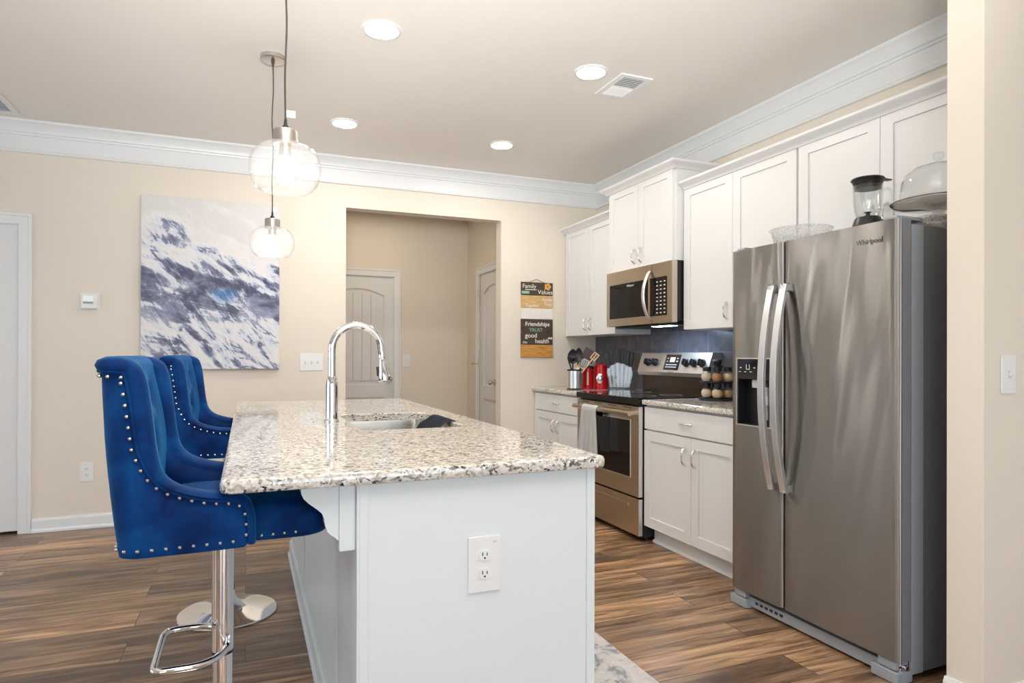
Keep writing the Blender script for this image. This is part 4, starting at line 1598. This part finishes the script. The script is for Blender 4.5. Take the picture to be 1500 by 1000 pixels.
for r_ in range(9):
    for c_ in range(3):
        y = MY0 + 0.080 + 0.042 * c_
        z = 1.690 - r_ * 0.026
        box(bm, MX - 0.0028, MX - 0.0018, y - 0.009, y + 0.009, z - 0.004, z + 0.004)
obj('key_legends', bm, LIGHTG, mc, smooth=False)
P = []
for i in range(17):
    f = i / 16
    P.append((MX - 0.008 - 0.052 * math.sin(PI * f) ** 0.8, 3.772, 1.440 + 0.33 * f))
bm = tube(B(), P, 0.0165, 14, sy=0.55)
obj('door_handle', bm, STEELH, md)

# ------------------------------------------------------------ refrigerator
FX0, FB, FT = 2.179, 0.085, 1.697
FY0, FYM0, FYM1, FY1 = 1.6465, 2.1945, 2.2000, 2.5255
root = thing('refrigerator', 'stainless side-by-side refrigerator with an ice and water dispenser', 'refrigerator', (2.56, 2.086, 0))
bm = bx(2.256, 2.94, FY0 + 0.006, FY1 - 0.004, 0.03, 1.681, 0.004)
obj('cabinet_body', bm, FRSIDE, root)
obj('side_frame', bx(2.252, 2.315, FY0 + 0.002, FY0 + 0.012, 0.03, 1.679, 0.002), GREYP, root)


def fridge_door(y0, y1, holes=None):
    n = 20
    ys = []
    e = [0, 0.002, 0.005, 0.010, 0.018]
    ys = [y0 + q for q in e] + [y0 + 0.018 + (y1 - y0 - 0.036) * i / n for i in range(1, n)] + [y1 - q for q in e[::-1]]
    zs = [FB, FB + 0.003, FB + 0.3, 0.7, 1.0, 1.3, FT - 0.003, FT]
    if holes:
        ys = sorted([y for y in ys if all(abs(y - h) > 0.006 for h in holes[:2])] + list(holes[:2]))
        zs = sorted(zs + list(holes[2:]))

    def xx(y):
        q = min(y - y0, y1 - y)
        edge_ = 0.016 * max(0, 1 - q / 0.018) ** 2
        u = (2 * (y - y0) / (y1 - y0) - 1)
        return FX0 + edge_ + 0.004 * u * u
    t = bmesh.new()
    F = [[t.verts.new((xx(y), y, z)) for z in zs] for y in ys]
    Bk = [[t.verts.new((FX0 + 0.066, y, z)) for z in zs] for y in ys]
    nY, nZ = len(ys), len(zs)

    def inside(i, j):
        if not holes: return False
        yc_, zc_ = (ys[i] + ys[i + 1]) / 2, (zs[j] + zs[j + 1]) / 2
        return holes[0] < yc_ < holes[1] and holes[2] < zc_ < holes[3]
    for i in range(nY - 1):
        for j in range(nZ - 1):
            if inside(i, j): continue
            t.faces.new((F[i][j], F[i + 1][j], F[i + 1][j + 1], F[i][j + 1]))
            t.faces.new((Bk[i][j], Bk[i][j + 1], Bk[i + 1][j + 1], Bk[i + 1][j]))
    for i in range(nY - 1):
        t.faces.new((F[i][0], Bk[i][0], Bk[i + 1][0], F[i + 1][0]))
        t.faces.new((F[i][-1], F[i + 1][-1], Bk[i + 1][-1], Bk[i][-1]))
    for j in range(nZ - 1):
        t.faces.new((F[0][j], F[0][j + 1], Bk[0][j + 1], Bk[0][j]))
        t.faces.new((F[-1][j], Bk[-1][j], Bk[-1][j + 1], F[-1][j + 1]))
    bm_ = B()
    merge(bm_, t)
    bm_.normal_update()
    for f in bm_.faces:
        if abs(f.normal.y) > 0.9 and f.calc_area() > 0: f.material_index = 1
    return bm_


DH = (2.262, 2.483, 0.866, 1.186)
fd = obj('freezer_door', fridge_door(FYM1, FY1, DH), [STEEL, DSIDE], root, angle=50, label='narrow left door with the dispenser')
rd = obj('fridge_door', fridge_door(FY0, FYM0), [STEEL, DSIDE], root, angle=50, label='wide right door')
obj('door_gasket', bx(2.2448, 2.257, FY0 + 0.012, FYM0 - 0.01, FB + 0.01, FT - 0.03), BLACK, rd, smooth=False)
obj('door_gasket', bx(2.2448, 2.257, FYM1 + 0.01, FY1 - 0.01, FB + 0.01, FT - 0.03), BLACK, fd, smooth=False)


def fridge_handle(y, parent, wv):
    t_ = bmesh.new()
    rings = []
    n = 28
    for i in range(n + 1):
        f = i / n
        z = 0.602 + (1.508 - 0.602) * f
        out = 0.028 + 0.062 * (1 - (2 * f - 1) ** 2)
        xo = FX0 - out
        hw, dp_ = 0.0175, 0.020
        rings.append([(xo, y - hw, z), (xo, y + hw, z), (xo + dp_, y + hw, z), (xo + dp_, y - hw, z)])
    bm_ = B()
    loft(bm_, rings)
    for z in (0.618, 1.492):
        box(bm_, FX0 - 0.034, FX0 + 0.006, y - 0.013, y + 0.013, z - 0.016, z + 0.016, 0.002)
    bmesh.ops.bevel(bm_, geom=[e for e in bm_.edges if e.calc_face_angle(0) > 0.6], offset=0.003, segments=2, affect='EDGES')
    return obj('door_handle', bm_, STEELH, parent, angle=50)


fridge_handle(2.236, fd, 0)
fridge_handle(2.164, rd, 0)
# dispenser
y0, y1, z0, z1 = DH
bm = B()
for a in ((y0, y1, z0, z0 + 0.006), (y0, y1, z1 - 0.006, z1), (y0, y0 + 0.006, z0 + 0.006, z1 - 0.006), (y1 - 0.006, y1, z0 + 0.006, z1 - 0.006)):
    box(bm, FX0 - 0.002, FX0 + 0.012, a[0], a[1], a[2], a[3])
obj('dispenser_bezel', bm, STEELH, fd)
bm = B()
box(bm, FX0 + 0.058, FX0 + 0.064, y0, y1, z0, z1)
box(bm, FX0 + 0.004, FX0 + 0.06, y0 + 0.0002, y0 + 0.008, z0, z1)
box(bm, FX0 + 0.004, FX0 + 0.06, y1 - 0.008, y1 - 0.0002, z0, z1)
box(bm, FX0 + 0.004, FX0 + 0.06, y0, y1, z0 + 0.0002, z0 + 0.008)
dsp = obj('dispenser_recess', bm, BLACK, fd, smooth=False)
obj('dispenser_controls', bx(FX0 + 0.002, FX0 + 0.06, y0 + 0.006, y1 - 0.006, 1.085, z1 - 0.006, 0.001), BLACKGLOSS, dsp)
bm = B()
for k in range(3): box(bm, FX0 + 0.0012, FX0 + 0.0021, 2.455 - k * 0.036, 2.469 - k * 0.036, 1.118, 1.121)
for k in range(2): box(bm, FX0 + 0.0012, FX0 + 0.0021, 2.452 - k * 0.09, 2.462 - k * 0.09, 1.137, 1.141)
for q in ((2.418, 2.421, 1.132, 1.154), (2.398, 2.401, 1.132, 1.154), (2.398, 2.421, 1.130, 1.133)): box(bm, FX0 + 0.0012, FX0 + 0.0021, *q)
obj('control_icons', bm, WHITEMARK, dsp, smooth=False)
bm = bx(FX0 + 0.016, FX0 + 0.055, 2.335, 2.400, 1.045, 1.084, 0.004)
obj('ice_chute', bm, LIGHTG, dsp)
bm = bx(FX0 + 0.022, FX0 + 0.05, 2.305, 2.350, 0.965, 1.012, 0.006)
rod(bm, (FX0 + 0.04, 2.328, 0.90), (FX0 + 0.04, 2.328, 1.05), 0.010)
obj('paddle', bm, LIGHTG, dsp)
# lettering
bm = B()
text_bm(bm, 'Whirlpool', 0.027, face_mx(FX0 + 0.0012, 1.766, 1.628), 0.0012, bold=0.0004)
obj('maker_lettering', bm, GREYMARK, rd, smooth=False)
# grille, feet, hinges
bm = B()
box(bm, FX0 + 0.030, FX0 + 0.08, FY0 + 0.02, FY1 - 0.02, 0.012, 0.058, 0.004)
bg = obj('base_grille', bm, GREYP, root)
bm = B()
for k in range(6):
    y = 2.22 + 0.03 * k
    box(bm, FX0 + 0.0285, FX0 + 0.034, y, y + 0.018, 0.032, 0.044)
obj('grille_slots', bm, DARKSLOT, bg, smooth=False)
for a, b in ((FY0 + 0.004, FY0 + 0.115), (FY1 - 0.105, FY1 + 0.004)):
    bm = bx(FX0 + 0.004, FX0 + 0.085, a, b, 0.002, 0.045, 0.005)
    ft = obj('front_foot', bm, GREYP, root)
    obj('foot_cover', bx(FX0 + 0.010, FX0 + 0.075, a + 0.012, b - 0.025, 0.049, 0.081, 0.003), GREYP, ft)
bm = bx(FX0 + 0.02, FX0 + 0.07, FY0 + 0.012, FY0 + 0.03, 0.058, 0.066, 0.001)
rod(bm, (FX0 + 0.035, FY0 + 0.02, 0.045), (FX0 + 0.035, FY0 + 0.02, 0.0848), 0.008)
rod(bm, (FX0 + 0.055, FY0 + 0.013, 0.055), (FX0 + 0.055, FY0 + 0.004, 0.055), 0.008)
obj('hinge', bm, CHROME, root)
for a, b in ((FY0 + 0.02, FY0 + 0.075), (FY1 - 0.075, FY1 - 0.02)):
    obj('hinge_cover', bx(2.20, 2.34, a, b, 1.6972, 1.712, 0.004), GREYP, root)

# things on top of the refrigerator
FTZ = 1.682
bm = B()
tr0 = [(x, y) for x, y in rrect(2.345, 2.585, 1.74, 2.11, 0.02, 4)]
lpz = lambda i, z: [(x, y, z) for x, y in rrect(2.335 - i + 0.01, 2.590 + i - 0.01, 1.735 - i, 2.115 + i, 0.02, 4)]
loft(bm, [lpz(0.0, FTZ), lpz(0.004, FTZ + 0.002), lpz(-0.010, FTZ + 0.038), lpz(-0.014, FTZ + 0.040)])
solo('baking_tray', bm, mat('grey_bakeware', (0.45, 0.45, 0.46), 0.35, 0.6), 'upturned grey baking tray under the blender on the refrigerator', 'tray', (2.46, 1.925, FTZ))

BLX, BLY, BLZ = 2.425, 1.972, FTZ + 0.0405
root = thing('blender', 'blender with a black lid and base and clear jar on top of the refrigerator', 'blender', (BLX, BLY, BLZ))
obj('motor_base', lathe(B(), [(0, 0), (0.062, 0), (0.064, 0.004), (0.058, 0.03), (0.050, 0.052), (0.046, 0.056), (0, 0.056)], 24, (BLX, BLY, BLZ), M=Matrix.Rotation(0.4, 4, 'Z')), BLACK, root, angle=25)
obj('control_plate', bx(-0.0600, -0.0570, -0.014, 0.014, 0.010, 0.018, 0.0005, M=Matrix.Translation((BLX, BLY, BLZ)) @ Matrix.Rotation(0.78, 4, 'Z')), LIGHTG, root)
prof = [(0.038, 0.057), (0.045, 0.062), (0.052, 0.085), (0.056, 0.12), (0.058, 0.19)]
jar = obj('jar', lathe(B(), [(0, 0.057)] + prof + [(r - 0.004, z) for r, z in prof[::-1]] + [(0, 0.062)], 28, (BLX, BLY, BLZ)), CLEAR, root)
bm = B()
for k in range(8):
    a = 2 * PI * k / 8 + 0.2
    rod(bm, (BLX + 0.049 * math.cos(a), BLY + 0.049 * math.sin(a), BLZ + 0.085), (BLX + 0.054 * math.cos(a), BLY + 0.054 * math.sin(a), BLZ + 0.185), 0.0025, n=8)
obj('jar_rib', bm, CLEAR, jar)
P = [(BLX + 0.057, BLY - 0.02, BLZ + 0.175), (BLX + 0.085, BLY - 0.035, BLZ + 0.178), (BLX + 0.094, BLY - 0.04, BLZ + 0.15), (BLX + 0.092, BLY - 0.04, BLZ + 0.11), (BLX + 0.08, BLY - 0.033, BLZ + 0.088), (BLX + 0.052, BLY - 0.018, BLZ + 0.09)]
obj('handle', tube(B(), smooth_path(P, 6), 0.006, 10), CLEAR, jar)
obj('blade', lathe(B(), [(0, 0.062), (0.010, 0.062), (0.008, 0.074), (0.018, 0.078), (0.004, 0.080), (0, 0.084)], 6, (BLX, BLY, BLZ)), BLACK, jar)
bm = lathe(B(), [(0, 0.176), (0.052, 0.176), (0.054, 0.19), (0.060, 0.206), (0.066, 0.214), (0.062, 0.220), (0.03, 0.226), (0, 0.227)], 32, (BLX, BLY, BLZ))
box(bm, BLX + 0.03, BLX + 0.075, BLY - 0.055, BLY - 0.03, BLZ + 0.208, BLZ + 0.214, 0.002)
obj('lid', bm, BLACK, root)

BWX, BWY = 2.40, 2.305
prof = [(0.085, 0.0), (0.092, 0.003), (0.118, 0.045), (0.132, 0.095), (0.139, 0.1), (0.140, 0.104), (0.134, 0.104)]
bm = lathe(B(), [(0, 0)] + prof + [(r - 0.006, z) for r, z in ((0.134, 0.098), (0.118, 0.048), (0.09, 0.008))] + [(0, 0.006)], 44, (BWX, BWY, FTZ))
solo('mixing_bowl', bm, FROST, 'translucent white plastic bowl on the left of the refrigerator top', 'bowl', (BWX, BWY, FTZ))

CKX, CKY = 2.452, 1.688
bm = B()
lp2 = lambda i, z: [(x, y, z) for x, y in rrect(CKX - 0.10 + i, CKX + 0.14 - i, CKY - 0.035 + i, CKY + 0.045 - i, 0.008, 4)]
loft(bm, [lp2(0.004, FTZ), lp2(0, FTZ + 0.004), lp2(-0.004, FTZ + 0.035), lp2(-0.007, FTZ + 0.040)])
fbx = solo('storage_box', bm, FROST, 'clear lidded food box under the cake stand on the refrigerator', 'box', (CKX, CKY, FTZ))
root = thing('cake_stand', 'glass cake stand with a domed cover on top of the refrigerator at right', 'cake stand', (CKX, CKY, FTZ + 0.0405))
z = FTZ + 0.0405
prof = [(0, 0), (0.055, 0), (0.05, 0.006), (0.02, 0.014), (0.02, 0.030), (0.06, 0.040), (0.125, 0.046), (0.152, 0.052), (0.161, 0.060), (0.160, 0.066), (0.150, 0.060), (0.12, 0.054), (0, 0.050)]
bm = lathe(B(), prof, 48, (CKX, CKY, z))
obj('plate', bm, glass('plate_glass', (0.80, 0.77, 0.74), 2.0), root)
bm = lathe(B(), [(0.160, 0.062), (0.1635, 0.064), (0.160, 0.067), (0.157, 0.064)], 48, (CKX, CKY, z))
SMOKE = glass('smoked_rim', (0.55, 0.50, 0.45), 2.0)
obj('plate_rim', bm, SMOKE, root)
dm = [(0.128, 0.060), (0.129, 0.10), (0.125, 0.14), (0.112, 0.172), (0.085, 0.195), (0.045, 0.207), (0.012, 0.210)]
bm = lathe(B(), dm + [(0.010, 0.212), (0.008, 0.222)] + [(0.016, 0.228), (0.020, 0.240), (0.016, 0.252), (0, 0.256)], 48, (CKX, CKY, z))
obj('dome_cover', bm, CLEAR, root)

# ------------------------------------------------------------ on the far worktop
TZ = 0.9155
CX, CY = 2.505, 4.765
prof = [(0.058, 0.0), (0.062, 0.003), (0.062, 0.010)]
root = thing('utensil_crock', 'brushed steel crock full of cooking utensils in the corner', 'crock', (CX, CY, TZ))
obj('crock_wall', lathe(B(), [(0, 0.008), (0.063, 0.008), (0.063, 0.158), (0.060, 0.158), (0.058, 0.012), (0, 0.012)], 36, (CX, CY, TZ)), STEELH, root)
obj('base_ring', lathe(B(), [(0, 0), (0.064, 0), (0.064, 0.010), (0, 0.010)], 36, (CX, CY, TZ)), BLACK, root)
obj('rim', lathe(B(), [(0.0585, 0.150), (0.064, 0.152), (0.064, 0.163), (0.058, 0.163), (0.0575, 0.152)], 36, (CX, CY, TZ)), BLACK, root)


def utensil(name, label, foot, tip, hm, head, head_m, cat, hr=0.006):
    """shaft from the bottom of the crock to tip; head built in a frame whose z runs along the shaft"""
    a, b = Vector(foot), Vector(tip)
    root_ = thing(name, label, cat, foot, 'cooking utensils in the steel crock')
    obj('shaft', tube(B(), [a, a.lerp(b, 0.5), b], [hr * 0.8, hr, hr], 10), hm, root_)
    zc = (b - a).normalized()
    xc = (-Vector((a.x, a.y, 0))).cross(zc).normalized()        # broad side towards the room
    q = Matrix((xc, zc.cross(xc), zc)).transposed().to_4x4()
    bm_ = head()
    bmesh.ops.transform(bm_, matrix=Matrix.Translation(b) @ q, verts=bm_.verts)
    obj('head', bm_, head_m, root_)
    return root_


def spoon_head(w=0.034, L=0.085, dish=0.012, flat=0.35):
    bm_ = B()
    loops = []
    n = 12
    for i in range(n + 1):
        f = i / n
        ww = w * max(0.10, math.sin(PI * (0.08 + 0.90 * f)) ** 0.7)
        z = -0.004 + L * f
        y = -dish * math.sin(PI * f)
        loops.append([(ww * math.cos(2 * PI * k / 14), y + 0.004 * math.sin(2 * PI * k / 14) + dish * 0.8 * math.cos(2 * PI * k / 14) ** 2, z) for k in range(14)])
    loft(bm_, loops)
    return bm_


def turner_head(w=0.034, L=0.09, slots=0):
    bm_ = B()
    if not slots:
        box(bm_, -w, w, -0.0025, 0.0025, 0, L, 0.002)
    else:
        s = 2 * w / (2 * slots + 1)
        for k in range(slots + 1): box(bm_, -w + 2 * k * s, -w + 2 * k * s + s, -0.002, 0.002, 0.006, L - 0.006)
        box(bm_, -w, w, -0.002, 0.002, 0, 0.008, 0.001)
        box(bm_, -w, w, -0.002, 0.002, L - 0.010, L, 0.001)
    return bm_


f0 = lambda dx, dy: (CX + dx, CY + dy, TZ + 0.0125)
utensil('ladle', 'black ladle sticking out to the left of the crock', f0(0.02, -0.01), (CX - 0.045, CY + 0.03, TZ + 0.245), BLACK, lambda: lathe(B(), [(0, -0.030), (0.02, -0.026), (0.036, -0.008), (0.038, 0.006), (0.034, 0.006), (0.0, -0.022)], 20, M=Matrix.Translation((-0.03, 0.0, 0.0)) @ Matrix.Rotation(-0.5, 4, 'Y')), BLACK, 'ladle')
utensil('serving_spoon', 'wide black serving spoon standing upright in the crock', f0(-0.02, 0.0), (CX - 0.018, CY + 0.0, TZ + 0.215), BLACK, lambda: spoon_head(0.044, 0.12), BLACK, 'spoon')
utensil('slotted_spoon', 'black spoon leaning behind the upright one in the crock', f0(0.0, -0.03), (CX + 0.015, CY - 0.03, TZ + 0.225), BLACK, lambda: spoon_head(0.034, 0.12), BLACK, 'spoon')
utensil('whisk', 'whisk with a green rim leaning right in the crock', f0(0.01, 0.01), (CX + 0.032, CY - 0.022, TZ + 0.185), STEELH,
        lambda: tube(tube(B(), [(0.026 * math.sin(2 * PI * k / 20), 0, 0.045 + 0.045 * -math.cos(2 * PI * k / 20)) for k in range(20)], 0.0022, 6, closed=True),
                     [(0, 0.026 * math.sin(2 * PI * k / 20), 0.045 + 0.045 * -math.cos(2 * PI * k / 20)) for k in range(20)], 0.0022, 6, closed=True), mat('dark_green_silicone', (0.03, 0.07, 0.03), 0.5), 'whisk')
utensil('slotted_turner', 'metal slotted turner leaning right in the crock', f0(-0.01, 0.02), (CX + 0.045, CY - 0.045, TZ + 0.170), STEELH, lambda: turner_head(0.026, 0.085, 3), STEELH, 'spatula')
utensil('wooden_spoon', 'pale wooden spoon handle standing in front in the crock', f0(-0.025, -0.02), (CX - 0.004, CY - 0.048, TZ + 0.160), WOOD, lambda: spoon_head(0.016, 0.05), WOOD, 'spoon')
utensil('wooden_fork', 'long wooden slotted spatula sloping far right out of the crock', f0(-0.035, 0.02), (CX + 0.105, CY - 0.105, TZ + 0.245), WOOD, lambda: turner_head(0.026, 0.065, 2), WOOD, 'spatula')
utensil('spatula', 'broad dark maroon spatula tilted over the red canister', f0(-0.03, 0.035), (CX + 0.085, CY - 0.03, TZ + 0.235), MAROON, lambda: turner_head(0.055, 0.10), MAROON, 'spatula')


def canister(x, y, r, h, label, kind):
    root_ = thing('canister', label, 'canister', (x, y, TZ), 'red canisters in the corner')
    obj('can', lathe(B(), [(0, 0), (r, 0), (r + 0.001, 0.003), (r + 0.001, h - 0.03), (r, h - 0.026), (0, h - 0.026)], 32, (x, y, TZ)), RED, root_)
    obj('lid', lathe(B(), [(0, h - 0.026), (r + 0.002, h - 0.026), (r + 0.002, h - 0.012), (r * 0.7, h - 0.002), (0, h)], 32, (x, y, TZ)), MAROON if kind == 0 else RED, root_)
    dirv = Vector((-x, -y, 0)).normalized()
    ang = math.atan2(dirv.y, dirv.x)
    bm_ = B()
    if kind == 0:
        M_ = Matrix.Translation((x, y, TZ + h * 0.45)) @ Matrix.Rotation(ang, 4, 'Z')
        box(bm_, r - 0.002, r + 0.004, -0.008, 0.008, -0.055, 0.055, 0.006, M=M_)
        obj('level_window', bm_, mat('clear_window', (0.75, 0.62, 0.50), 0.2), root_)
    else:
        M_ = Matrix.Translation((x, y, TZ + h * 0.42)) @ Matrix.Rotation(ang, 4, 'Z') @ Matrix.Translation((r - 0.004, -0.012, 0)) @ Matrix.Rotation(PI / 2, 4, 'Y')
        lathe(bm_, [(0, 0), (0.026, 0), (0.026, 0.005), (0.018, 0.009), (0, 0.009)], 24, M=M_ @ Matrix.Scale(1.6, 4, (1, 0, 0)))
        obj('oval_plate', bm_, CHROME, root_)
    return root_


canister(2.652, 4.810, 0.050, 0.195, 'slim red canister with a dark lid, left of the pair by the crock', 0)
canister(2.738, 4.738, 0.056, 0.210, 'wider red canister with a silver oval plate, beside the knife block', 1)

KX, KY = 2.835, 4.605
root = thing('knife_block', 'clear acrylic fan-shaped knife block beside the red canisters', 'knife block', (KX, KY, TZ))
vd = Vector((-KX, -KY, 0)).normalized()
ka = math.atan2(vd.y, vd.x)
KM = Matrix.Translation((KX, KY, TZ)) @ Matrix.Rotation(ka + PI / 2, 4, 'Z')       # local -y faces the camera, local x to the right
pts = []
for i in range(17):
    a = PI * i / 16
    pts.append((0.105 * math.cos(a), 0.135 + 0.08 * math.sin(a)))
outl = [(-0.078, 0.004)] + [(0.078, 0.004)] + pts
bm = B()
for yy in (-0.045, 0.035):
    loft(bm, [[(x, yy, z) for x, z in outl], [(x, yy + 0.006, z) for x, z in outl]])
bmesh.ops.transform(bm, matrix=KM, verts=bm.verts)
obj('acrylic_panel', bm, ACRYL, root)
bm = bx(-0.085, 0.085, -0.05, 0.046, 0, 0.006, 0.002, M=KM)
obj('base_plate', bm, ACRYL, root)
bm = B()
for k in range(6):
    x = -0.066 + 0.0265 * k
    box(bm, x - 0.001, x + 0.001, -0.038, 0.034, 0.006, 0.175, M=KM)
obj('divider', bm, ACRYL, root)
kn = [(-0.078, 0.30, -0.16, 'far left'), (-0.048, 0.325, -0.10, 'second from the left'), (-0.014, 0.345, -0.03, 'tallest, at the middle left'), (0.018, 0.335, 0.02, 'just right of the tallest'), (0.050, 0.315, 0.08, 'second from the right'), (0.078, 0.31, 0.12, 'far right')]
for i, (x, top, tl, wh) in enumerate(kn):
    r_ = thing('kitchen_knife', 'black-handled knife in the clear knife block, %s' % wh, 'knife', tuple(KM @ Vector((x * 0.8, -0.004, 0.02))), 'black-handled knives in the clear block')
    M_ = KM @ Matrix.Translation((x * 0.85, -0.003 + (0.015 if i % 2 else -0.02), 0.02)) @ Matrix.Rotation(tl, 4, 'Y')
    L1 = top - 0.125 - 0.02
    obj('blade', bx(-0.011, 0.011, -0.0009, 0.0009, 0, L1, M=M_), BLADE, r_, smooth=False)
    obj('handle', bx(-0.0155, 0.0155, -0.010, 0.010, L1, L1 + 0.125, 0.006, M=M_), BLACK, r_)

# spice carousel
SXc, SYc = 2.74, 3.295
root = thing('spice_rack', 'round black two-tier spice carousel beside the refrigerator', 'spice rack', (SXc, SYc, TZ))
obj('turntable', lathe(B(), [(0, 0), (0.112, 0), (0.114, 0.004), (0.114, 0.014), (0.03, 0.018), (0, 0.018)], 36, (SXc, SYc, TZ)), BLACK, root)
obj('post', lathe(B(), [(0, 0.017), (0.014, 0.017), (0.014, 0.205), (0, 0.205)], 16, (SXc, SYc, TZ)), BLACK, root)
obj('upper_tier', lathe(B(), [(0.013, 0.1105), (0.106, 0.1105), (0.108, 0.112), (0.108, 0.118), (0.013, 0.118)], 36, (SXc, SYc, TZ)), BLACK, root)
bm = lathe(B(), [(0, 0.205), (0.032, 0.205), (0.034, 0.212), (0.020, 0.222), (0.024, 0.232), (0.030, 0.244), (0.024, 0.256), (0, 0.260)], 24, (SXc, SYc, TZ))
obj('top_knob', bm, BLACK, root)
SPICE = [mat('spice_%s' % n, c, 0.8) for n, c in (('cream', (0.62, 0.52, 0.38)), ('tan', (0.50, 0.32, 0.14)), ('rust', (0.42, 0.19, 0.08)), ('sand', (0.66, 0.50, 0.30)))]
ang0 = math.atan2(-SYc, -SXc)
names = {0: 'front', 1: 'right of the front one', -1: 'left of the front one'}
proto = {}
n_t = 6
for tier, zt in ((0, TZ + 0.0185), (1, TZ + 0.1185)):
    for k in range(-2, 4):
        a = ang0 + k * 2 * PI / n_t
        x, y = SXc + 0.073 * math.cos(a), SYc + 0.073 * math.sin(a)
        ci = {0: {-1: 0, 0: 3, 1: 1}, 1: {-1: 0, 0: 2, 1: 3}}[tier].get(k, (k * 3 + tier) % 4)
        place = {0: 'lower', 1: 'upper'}[tier]
        if k in names: lab = 'black-lidded spice jar on the %s tier of the carousel, %s' % (place, names[k])
        else: lab = 'black-lidded spice jar at the back of the %s tier of the carousel' % place
        key = ci
        if key not in proto:
            r_ = thing('spice_jar', lab, 'jar', (x, y, zt), 'spice jars on the carousel')
            obj('spice', lathe(B(), [(0, 0.002), (0.022, 0.002), (0.0325, 0.018), (0.0325, 0.036), (0.026, 0.050), (0, 0.050)], 20, (x, y, zt)), SPICE[ci], r_)
            obj('glass', lathe(B(), [(0, 0), (0.023, 0), (0.0345, 0.018), (0.0345, 0.038), (0.025, 0.058), (0.021, 0.064), (0, 0.064)], 22, (x, y, zt)), CLEAR, r_)
            obj('lid', lathe(B(), [(0, 0.064), (0.0235, 0.064), (0.0245, 0.068), (0.0245, 0.088), (0.021, 0.091), (0, 0.091)], 20, (x, y, zt)), BLACK, r_)
            proto[key] = r_
        else:
            dup(proto[key], (x, y, zt), 0, lab)

# ------------------------------------------------------------ on the back wall
bm = bx(-0.687, 0.230, YB - 0.038, YB - 0.0005, 1.088, 2.318, 0.003)
solo('canvas_painting', bm, CANVAS, 'large unframed abstract seascape canvas in white, grey and blue on the back wall', 'painting', (-0.23, YB - 0.0005, 1.7))
root = thing('thermostat', 'small white thermostat on the back wall left of the canvas', 'thermostat', (-0.998, YB, 1.555))
obj('wall_plate', bx(-1.055, -0.940, YB - 0.005, YB - 0.0004, 1.500, 1.610, 0.002), PLASTIC, root)
obj('case', bx(-1.046, -0.949, YB - 0.028, YB - 0.004, 1.507, 1.603, 0.004), PLASTIC, root)
obj('display', bx(-1.033, -0.974, YB - 0.0295, YB - 0.0275, 1.556, 1.592, 0.0005), TLCD, root)
obj('button_strip', bx(-1.033, -0.974, YB - 0.0300, YB - 0.0275, 1.540, 1.553, 0.0005), GREYP, root)

root = thing('wall_sign', 'hand-painted plank sign with family values lettering beside the doorway', 'sign', (2.376, YB, 1.17))
sx0, sx1 = 2.222, 2.530
yf = YB - 0.014
zs = [1.838, 1.722, 1.610, 1.512, 1.392, 1.287, 1.173]
for (z1, z0), m_ in zip(zip(zs, zs[1:]), (PK_DARK, PK_TAN, PK_WHITE, PK_DARK, PK_DARK, PK_GOLD)):
    obj('plank', bx(sx0, sx1, yf, YB - 0.004, z0 + 0.001, z1 - 0.001, 0.002), m_, root, smooth=False)
bm = B()
for x in (sx0 + 0.05, sx1 - 0.05): box(bm, x - 0.015, x + 0.015, YB - 0.0042, YB - 0.0005, 1.18, 1.83)
obj('backing_strip', bm, PK_TAN, root, smooth=False)
obj('hanging_twine', tube(B(), [(2.30, YB - 0.01, 1.835), (2.372, YB - 0.008, 1.866), (2.45, YB - 0.01, 1.835)], 0.0025, 6), TWINE, root)
bm = B()
yt = yf - 0.0008
for wd, sz, x, z, bo, mm in (('Family', 0.052, 2.300, 1.800, 0, CHALK), ('Values', 0.056, 2.455, 1.752, 0, CHALK), ('Family', 0.038, 2.475, 1.685, 0, CHALK),
                             ('Time', 0.038, 2.478, 1.648, 0, CHALK), ('Together', 0.036, 2.330, 1.632, 0, CHALK), ('Friendships', 0.052, 2.380, 1.468, 0.0006, CHALK),
                             ('TRUST', 0.044, 2.365, 1.416, 0, MINT), ('good', 0.056, 2.318, 1.367, 0.0004, CHALK), ('the', 0.034, 2.260, 1.308, 0, CHALK),
                             ('health', 0.056, 2.425, 1.318, 0.0004, CHALK)):
    obj('painted_word', text_bm(B(), wd, sz, face_my(x, yt, z), 0.0006, bold=bo), mm, root, smooth=False)
obj('underline', bx(2.26, 2.37, yt - 0.0006, yt + 0.0006, 1.768, 1.774), CHALK, root, smooth=False)
obj('painted_patch', bx(2.228, 2.30, yt - 0.0006, yt + 0.0006, 1.735, 1.758), MINT, root, smooth=False)
bm = B()
for k in range(5):
    a = 2 * PI * k / 5
    lathe(bm, [(0, 0), (0.014, 0), (0.014, 0.0012), (0, 0.0012)], 14, M=Matrix.Translation((2.478 + 0.019 * math.cos(a), yt, 1.802 + 0.019 * math.sin(a))) @ Matrix.Rotation(PI / 2, 4, 'X'))
obj('orange_flower', bm, ORANGE, root, smooth=False)
for q in ((2.492, 1.345), (2.514, 1.345)):
    bm = B()
    lathe(bm, [(0, 0), (0.010, 0), (0.010, 0.0012), (0, 0.0012)], 12, M=Matrix.Translation((q[0], yt, q[1])) @ Matrix.Rotation(PI / 2, 4, 'X'))
    obj('painted_heart', bm, CHALK, root, smooth=False)

# ------------------------------------------------------------ rug
bm = B()
lpr = lambda i, z: [(x, y, z) for x, y in rrect(0.925 + i, 1.391 - i, 1.15 + i, 3.30 - i, 0.012, 3)]
loft(bm, [lpr(0.001, 0.0003), lpr(0, 0.003), lpr(0, 0.008), lpr(0.004, 0.011)])
solo('runner_rug', bm, RUG, 'mottled grey and blue runner rug on the floor right of the island', 'rug', (1.16, 2.2, 0))
